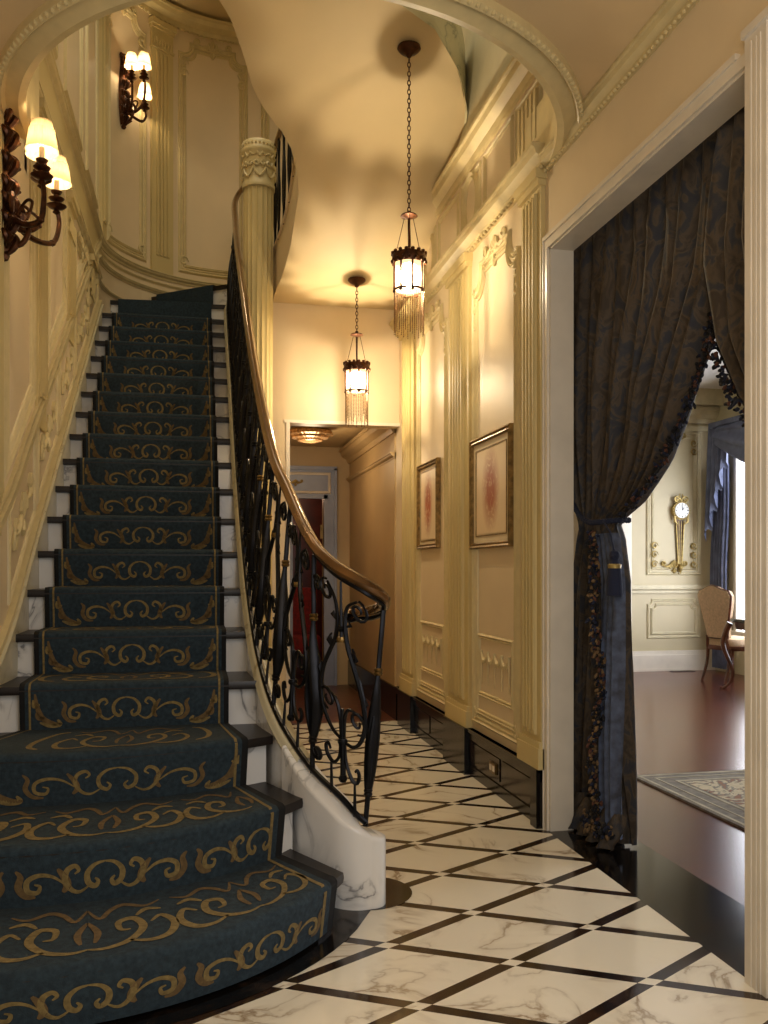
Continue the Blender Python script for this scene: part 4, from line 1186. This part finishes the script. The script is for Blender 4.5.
# ================================================================ CURTAINS
def curtain(side, label):
    t = thing('curtain', (1.88, 4.2 if side > 0 else 2.15, 0), label, 'curtain', 'damask curtains of the hall opening')
    if side > 0:
        zz = [0.02, .3, .8, 1.2, 1.40, 1.47, 1.55, 1.70, 1.85, 2.07, 2.4, 2.85]
        lead = [3.66, 3.66, 3.65, 3.66, 3.71, 3.76, 3.55, 3.34, 3.21, 3.07, 2.88, 2.80]
        fix_ = [4.22, 4.22, 4.22, 4.2, 4.16, 4.13, 4.17, 4.2, 4.22, 4.24, 4.26, 4.28]
        amp = [.05, .05, .045, .036, .024, .02, .03, .042, .05, .055, .055, .035]
        k = 11
    else:
        zz = [0.02, .3, .8, 1.2, 1.40, 1.47, 1.6, 1.72, 1.84, 2.06, 2.37, 2.6, 2.85]
        lead = [2.45, 2.45, 2.42, 2.38, 2.34, 2.33, 2.48, 2.61, 2.74, 2.88, 2.94, 2.90, 2.84]
        fix_ = [2.14]*13; fix_[4] = fix_[5] = 2.18
        amp = [.04, .04, .04, .03, .02, .02, .025, .03, .035, .036, .036, .034, .03]
        k = 7
    x0 = 1.905 if side > 0 else 1.83
    def S(u, z):
        a = interp(zz, fix_, z); b = interp(zz, lead, z); A = interp(zz, amp, z)
        h = max(0, (z-2.68)/.17)
        ph = 2*pi*k*u
        w = sin(ph+1.1*sin(z*1.7)+.5*sin(5*u+z*3))
        w = w*(.75+.25*sin(3.1*ph/k*2+z))
        if z < 2.68: w += .18*sin(2*ph+z*2)
        if z > 2.68: w = (1-min(1, h))*w+min(1, h)*(2*abs(sin(ph/2))-1)*.8
        y = a+(b-a)*u + .012*sin(ph*.5+z*5)*(1-h*.5)
        sag = 0
        return Vector((x0-A*w-.012, y, z+sag))
    NU, NZ = 200, 90
    mb = MB(); zs_ = [.015+(2.90-.015)*i/NZ for i in range(NZ+1)]
    rows = [[S(j/NU, z) for j in range(NU+1)] for z in zs_]
    mb.grid(rows); mb.build('cloth', M['curtain'], t, fix=False, angle=2)
    # blue lining turned back on the leading edge below the tie
    if side > 0:
        mb = MB(); rows = []
        for i in range(40):
            z = .06+1.36*i/39; b = interp(zz, lead, z); wd = .13+.02*sin(z*3)
            rows.append([Vector((x0-.075+.028*sin(j*2.1+z*1.2), b-.05+wd*j/10*1.3, z)) for j in range(11)])
        mb.grid(rows); mb.build('lining', M['lining'], t, fix=False, angle=2)
        mb = MB(); rows = []
        for i in range(10):   # puddled hem
            z = .012+.16*i/9; rows.append([Vector((x0-.06-.07*(1-i/9)+.03*sin(j*.9+i*.3), 3.60+.58*j/40+.01*sin(j*2.1), z)) for j in range(41)])
        mb.grid(rows); mb.build('hem', M['curtain'], t, fix=False, angle=2)
    # tufted fringe
    mb = MB()
    def tufts(pt, n, mul=1., mixc=(0, 0, 3, 3, 3, 2)):
        for i in range(n):
            c = pt((i+.5)/n)
            for _ in range(5):
                d = Vector((random.uniform(-.022, .012), random.uniform(-.024, .024), random.uniform(-.026, .02)))*mul
                q = c+d; q2 = q+Vector((random.uniform(-.02, .005), random.uniform(-.018, .018), random.uniform(-.03, .01)))*mul
                mb.tube([q, (q+q2)/2, q2], [.003, .009*mul, .004], 5, random.choice(mixc))
    if side > 0:
        tufts(lambda u: S(.995, 1.50+1.3*u)+Vector((-.02, 0, 0)), 100, .85)
        tufts(lambda u: Vector((x0-.115+.012*sin(u*14), interp(zz, lead, 1.44-1.3*u)+.085+.02*sin(u*9), 1.44-1.30*u)), 90, 1.0, (0, 0, 3, 3, 1, 2, 1))
        tufts(lambda u: Vector((x0-.12+.012*sin(u*14), 3.60+.26*u, .12-.04*sin(u*3))), 18, 1.1, (0, 3, 1, 0))
    else: tufts(lambda u: S(.995, 1.40+.72*u)+Vector((-.015, 0, 0)), 52, .85)
    mb.build('tufted_fringe', [M['tuft_blue'], M['tuft_gold'], M['tuft_rust'], M['tuft_black']], t)
    if side > 0:
        mb = MB()
        pts = catmull([(1.80, 4.17, 1.74), (1.80, 4.08, 1.62), (1.79, 3.95, 1.52), (1.78, 3.82, 1.475), (1.785, 3.72, 1.47), (1.84, 3.67, 1.475), (1.93, 3.72, 1.48)], 8)
        mb.tube(pts, .012, 8)
        for i, p in enumerate(pts[::2]): mb.ball(tuple(p), .015, 6)
        mb.build('tieback', M['tuft_blue'], t)
        mb = MB(); tx, ty, tz = 1.80, 3.60, 1.31
        mb.tube([(1.785, 3.68, 1.47), (1.79, 3.62, 1.42), (tx, ty, tz+.02)], .004, 6, 0)
        mb.lathe([(.0005, .03), (.018, .024), (.024, .006), (.016, -.012), (.024, -.03)], (tx, ty, tz), 16, 0)
        mb.lathe([(.024, -.03), (.03, -.034), (.028, -.05)], (tx, ty, tz), 16, 1)
        mb.lathe([(.028, -.05), (.033, -.10), (.036, -.17), (.0005, -.172)], (tx, ty, tz), 40, 0, lambda a, z: 1+.06*sin(a*20))
        mb.build('tassel', [M['tuft_blue'], M['gilt']], t)
curtain(1, 'wide dark damask curtain tied back at the left of the opening')
curtain(-1, 'dark damask curtain swept to the right edge of the opening')

# ================================================================ DINING ROOM THINGS
# rug
t = thing('rug', (3.6, 3.2, 0), 'pale patterned rug with grey border on the wooden floor', 'rug')
mb = MB(); mb.box(2.58, 5.4, 1.2, 4.93, 0.0005, .012); mb.build('border', M['rug_border'], t)
mb = MB(); mb.box(2.80, 5.2, 1.4, 4.71, .012, .0135); mb.build('field', M['rug_field'], t)
mb = MB()
for (a, w) in ((.03, .02), (.10, .012), (.19, .02)):
    mb.sweep(lambda s, tt, n: (s, tt, n), rectp(2.58+a, 5.4-a, 1.2+a, 4.93-a), [(-w/2, .012), (-w/2, .0142), (w/2, .0142), (w/2, .012)], maxd=9)
mb.build('border_lines', M['rug_line'], t)
# clock
cx, cz = 5.925, 2.0
t = thing('wall_clock', (cx, 10.1, 1.22), 'gilded cartel clock with white dial on the panelled wall', 'clock')
mb = MB(); mb.lathe([(.0005, 0), (.112, 0), (.116, -.05), (.104, -.07), (.096, -.066)], (cx, 10.1, cz), 32, 0, None, 'y')
for k in range(24):
    a = 2*pi*k/24; mb.ball((cx+.112*cos(a), 10.04, cz+.112*sin(a)), .012, 6)
for sg in (-1, 1):
    mb.tube([(cx+sg*x, 10.05, cz+y) for x, y in spiral(.055, .145, .04, .01, -pi/2, 1.3, 14)], .012, 6)
    mb.tube([(cx+sg*.09, 10.05, cz-.07), (cx+sg*.085, 10.05, cz-.14), (cx+sg*.05, 10.05, cz-.17)], [.016, .018, .009], 6)
    mb.tube([(cx, 10.05, cz+.12), (cx+sg*.03, 10.05, cz+.17), (cx+sg*.015, 10.05, cz+.21)], [.014, .015, .006], 6)
mb.build('case', M['gilt'], t)
mb = MB(); mb.lathe([(.0005, -.075), (.094, -.075), (.096, -.066)], (cx, 10.1, cz), 32, 0, None, 'y')
for k in range(12):
    a = pi/2-2*pi*k/12; p = Vector((cx+.078*cos(a), 10.022, cz+.078*sin(a))); d = Vector((cos(a), 0, sin(a)))
    mb.tube([p-d*.008, p+d*.008], .0035 if k % 3 else .006, 4, 1)
dial = mb.build('dial', [M['clock_face'], M['black']], t)
mb = MB()
for a, l in ((radians(55), .042), (radians(92), .066)): mb.tube([(cx, 10.02, cz), (cx+l*cos(a), 10.02, cz+l*sin(a))], .004, 5)
mb.build('hands', M['black'], dial)
mb = MB()
for x0_, x1_, r_ in ((-.055, -.024, .009), (-.018, -.008, .006), (.018, .008, .006), (.055, .024, .009)):
    mb.tube([(cx+x0_, 10.075, cz-.13), (cx+x1_, 10.075, 1.31)], r_, 6)
mb.lathe([(.0005, -.06), (.014, -.045), (.034, 0), (.022, .02), (.036, .04), (.02, .055)], (cx, 10.065, 1.28), 16); mb.ball((cx, 10.065, 1.22), .012, 6)
mb.build('pendulum_rods', M['gilt'], t)
mb = MB(); mb.add([(cx-.055, 10.09, cz-.12), (cx+.055, 10.09, cz-.12), (cx+.024, 10.09, 1.31), (cx-.024, 10.09, 1.31)], [(0, 1, 2, 3)]); mb.build('back_board', M['chair_wood'], t)
# floor vent by baseboard
mb = MB(); mb.box(5.75, 6.05, 9.93, 10.02, 0, .006); 
for k in range(7): mb.box(5.77+.04*k, 5.79+.04*k, 9.94, 10.01, .006, .008, 1)
tag(mb.build('floor_vent', [M['black'], M['brass']]), 'thin dark floor vent in front of the white baseboard', 'vent')
# drapery
t = thing('window_drapery', (6.33, 9.6, 0), 'blue silk window drapery with swag, jabot and side panel', 'drapery')
mb = MB(); rows = []
for i in range(30):
    z = .05+2.5*i/29
    rows.append([Vector((6.30+.035*sin(j*.9)+.01*sin(z*4), 9.64+(.30*j/36)+.03*sin(z*1.4), z)) for j in range(37)])
mb.grid(rows); mb.build('side_panel', M['drape_blue'], t, fix=False, angle=2)
mb = MB(); rows = []
for i in range(28):     # jabot: stepped zig-zag folds
    u = i/27; row = []
    for j in range(25):
        v = j/24; y = 9.50+.42*v; zb = 1.60+.95*(1-v)**1.1+.07*(1 if int(v*8) % 2 else 0)
        z = 3.02-(3.02-zb)*u; row.append(Vector((6.22+.045*sin(v*8*pi)*(.4+.6*u)-.03*u, y, z)))
    rows.append(row)
mb.grid(rows); mb.build('jabot', M['drape_blue'], t, fix=False, angle=1.2)
mb = MB(); rows = []
for i in range(16):
    u = i/15; rows.append([Vector((6.20-.06*sin(pi*u)-.02*sin(u*5*pi), 7.4+2.3*j/30, 3.0-u*(.22+.42*sin(pi*j/30))-.02*sin(u*5*pi))) for j in range(31)])
mb.grid(rows); mb.build('swag', M['drape_blue'], t, fix=False, angle=2)
mb = MB(); mb.box(6.18, 6.39, 7.38, 9.86, 3.0, 3.06); mb.build('pelmet', M['drape_blue'], t)

def cab_leg(mb, p, h, out, r0=.026, r1=.014):
    x, y, z = p; ox, oy = out
    pts = catmull([(x, y, z), (x+ox*.02, y+oy*.02, z-h*.15), (x+ox*.03, y+oy*.03, z-h*.35), (x-ox*.01, y-oy*.01, z-h*.7), (x+ox*.0, y+oy*.0, z-h*.9), (x+ox*.035, y+oy*.035, z-h)], 5)
    n = len(pts); mb.tube(pts, [r0+(r1-r0)*min(1, i/n*1.3) for i in range(n)], 8)
    mb.ball((x+ox*.04, y+oy*.04, z-h+.016), .016, 8)
def chair(loc, rz, label):
    t = thing('dining_chair', (0, 0, 0), label, 'chair', 'upholstered dining chairs')
    # local: front = +Y
    mb = MB(); N_ = 24; ring_ = []
    for k in range(N_):
        a = 2*pi*k/N_; c, s_ = cos(a), sin(a); w = .25+.03*(s_ > 0)
        ring_.append((w*(abs(c)**.6)*(1 if c > 0 else -1), .23*(abs(s_)**.6)*(1 if s_ > 0 else -1)))
    mb.grid([[(x*q, y*q, z) for x, y in ring_] for q, z in ((.98, .40), (1.0, .42), (1.0, .45), (.93, .485), (.7, .50), (.3, .51), (.01, .512))], 0, True); mb.build('seat', M['chair_fab'], t)
    mb = MB(); mb.grid([[(x*q, y*q, z) for x, y in ring_] for q, z in ((.5, .36), (1.0, .36), (1.03, .38), (1.02, .41), (.9, .42))], 0, True); mb.build('seat_frame', M['chair_wood'], t)
    # back: tall, waisted outline
    hs = [.50, .56, .66, .78, .90, .99, 1.03]; ws_ = [.15, .155, .175, .205, .235, .25, .22]
    rows = []
    for i in range(19):
        z = .50+.55*i/18; w = interp(hs, ws_, z)
        row = []
        for j in range(13):
            v = -1+2*j/12; top = .035*cos(v*pi*1.0)*(i/18)**3*.8
            row.append((w*v, -.235-.10*(z-.5)-.03*(1-v*v)+.0, z+top))
        rows.append(row)
    rows2 = [[(x, y+.07, z) for x, y, z in r] for r in rows]
    mb = MB(); mb.grid(rows); mb.grid(rows2)
    edge = [r[0] for r in rows]+rows[-1][1:-1]+[r[-1] for r in rows[::-1]]+rows[0][1:-1][::-1]
    edge2 = [r[0] for r in rows2]+rows2[-1][1:-1]+[r[-1] for r in rows2[::-1]]+rows2[0][1:-1][::-1]
    mb.grid([edge, edge2], 0, True); mb.build('backrest', M['chair_fab'], t)
    mb = MB(); mb.tube([(x, y+.02, z) for x, y, z in edge], .016, 6, 0, True)
    for sg in (-1, 1): mb.tube([(sg*.14, -.235, .52), (sg*.16, -.215, .38)], .018, 6)
    mb.build('back_frame', M['chair_wood'], t)
    for sx in (-1, 1):
        mb = MB(); cab_leg(mb, (sx*.21, .19, .385), .385, (sx*.8, .8)); mb.build('leg', M['chair_wood'], t)
        mb = MB(); mb.tube(catmull([(sx*.17, -.2, .39), (sx*.17, -.22, .2), (sx*.18, -.28, .0)], 5), [.022, .021, .02, .019, .018, .018, .017, .017, .016, .016, .016], 8); mb.build('leg', M['chair_wood'], t)
    t.location = loc; t.rotation_euler[2] = rz
    return t
c1 = chair((5.95, 9.0, 0), radians(-80), 'cream upholstered dining chair with its back to the hall beside the table')
bpy.context.view_layer.update()
c2 = copy_thing(c1, (6.0, 6.9, 0), radians(5), 'cream dining chair partly hidden behind the right curtain and casing')
# table
t = thing('dining_table', (6.0, 8.55, 0), 'dark topped table with curved gilded legs at the right edge', 'table')
tx0, tx1, ty0, ty1 = 5.80, 6.25, 7.7, 8.75
tx0, tx1, ty0, ty1 = 5.44, 6.25, 7.3, 8.45
mb = MB(); rows = []
def rr_(q, z):
    out = []
    for k in range(40):
        a = 2*pi*k/40; c, s_ = cos(a), sin(a)
        out.append(((tx0+tx1)/2+(tx1-tx0)/2*q*(abs(c)**.45)*(1 if c > 0 else -1), (ty0+ty1)/2+(ty1-ty0)/2*q*(abs(s_)**.45)*(1 if s_ > 0 else -1), z))
    return out
mb.grid([rr_(.01, .71), rr_(.97, .71), rr_(1.0, .72), rr_(1.0, .738), rr_(.98, .75), rr_(.01, .75)], 0, True); mb.build('table_top', M['black_marble'], t)
mb = MB(); mb.grid([rr_(.9, .64), rr_(.93, .71), rr_(.8, .71), rr_(.8, .64)], 0, True); mb.build('apron', M['chair_wood'], t)
for x, y, ox, oy in ((tx0+.06, ty0+.08, -1, -1), (tx1-.06, ty0+.08, 1, -1), (tx0+.06, ty1-.08, -1, 1), (tx1-.06, ty1-.08, 1, 1)):
    mb = MB(); cab_leg(mb, (x, y, .70), .70, (ox*1.6, oy*1.6), .034, .016); mb.build('leg', M['gilt'] if 0 else M['chair_wood'], t)

# passage things
t = thing('ceiling_chandelier', (1.05, 8.3, 2.6), 'low crystal ceiling light glimpsed in the passage opening', 'chandelier')
mb = MB(); mb.lathe([(.0005, 0), (.09, 0), (.09, -.02), (.2, -.03), (.2, -.045), (.0005, -.045)], (1.05, 8.3, 2.6), 24); mb.build('plate', M['brass'], t)
mb = MB(); mb.lathe([(.2, -.045), (.205, -.075), (.17, -.09), (.165, -.105), (.12, -.115), (.11, -.13), (.05, -.145), (.0005, -.15)], (1.05, 8.3, 2.6), 168, 0, lambda a, z: 1+.05*abs(sin(a*14)))
mb.build('crystal_drops', M['crystal'], t)
t = thing('armchair', (1.2, 10.3, 0), 'red upholstered seat glimpsed behind the balusters in the dark room', 'armchair')
mb = MB()
for q in ((.98, 1.42, 10.05, 10.55, .3, .5), (.98, 1.42, 10.5, 10.62, .5, 1.05)):
    x0_, x1_, y0_, y1_, z0_, z1_ = q; xm, ym = (x0_+x1_)/2, (y0_+y1_)/2
    def rg(s_, z): return [(xm+(x1_-x0_)/2*s_*(abs(cos(a))**.4)*(1 if cos(a) > 0 else -1), ym+(y1_-y0_)/2*s_*(abs(sin(a))**.4)*(1 if sin(a) > 0 else -1), z) for a in [2*pi*(k+.5)/28 for k in range(28)]]
    mb.grid([rg(.01, z0_), rg(.96, z0_), rg(1, z0_+.03), rg(1, z1_-.04), rg(.92, z1_-.008), rg(.01, z1_)], 0, True)
mb.build('upholstery', M['red_fab'], t)
for x in (1.02, 1.38):
    for y in (10.1, 10.55):
        mb = MB(); mb.tube([(x, y, .31), (x, y, 0)], [.022, .014], 8); mb.build('leg', M['mahog'], t)

# ================================================================ LIGHTS
def area(name, loc, rot, sx, sy, e, col):
    l = bpy.data.lights.new(name, 'AREA'); l.shape = 'RECTANGLE'; l.size = sx; l.size_y = sy; l.energy = e; l.color = col
    o = bpy.data.objects.new(name, l); COL.objects.link(o); o.location = loc; o.rotation_euler = rot; return o
def point(name, loc, e, col, r=.1):
    l = bpy.data.lights.new(name, 'POINT'); l.energy = e; l.color = col; l.shadow_soft_size = r
    o = bpy.data.objects.new(name, l); COL.objects.link(o); o.location = loc; return o
area('window_daylight', (6.3, 8.4, 1.8), (0, radians(90), 0), 2.2, 1.8, 28, (.95, .96, 1))
area('window_daylight_near', (6.3, 5.2, 1.8), (0, radians(90), 0), 2.2, 1.8, 28, (.95, .96, 1))  # light of the added window, out of view
point('entry_light', (.3, .6, 2.6), 32, (1, .73, .42), .25)
area('entry_daylight', (.9, .45, 1.7), (radians(80), 0, radians(8)), 1.4, 1.6, 24, (.95, .97, 1))
area('skylight', (.2, 5.6, 6.6), (0, 0, 0), 2.0, 2.5, 42, (1, .90, .66))  # area light added under the closed ceiling to light the upper well
point('passage_light', (1.05, 8.3, 2.3), 9, (1, .75, .47), .1)
point('back_room_light', (1.2, 10.4, 2.2), 10, (1, .6, .4), .1)
w = bpy.data.worlds.new('world'); SC.world = w; w.use_nodes = True
w.node_tree.nodes['Background'].inputs[0].default_value = (1, .82, .6, 1); w.node_tree.nodes['Background'].inputs[1].default_value = .28
SC.view_settings.view_transform = 'Standard'
SC.view_settings.look = 'None'
SC.view_settings.exposure = 0
SC.cycles.use_denoising = True
SC.cycles.max_bounces = 8
SC.cycles.sample_clamp_indirect = 4
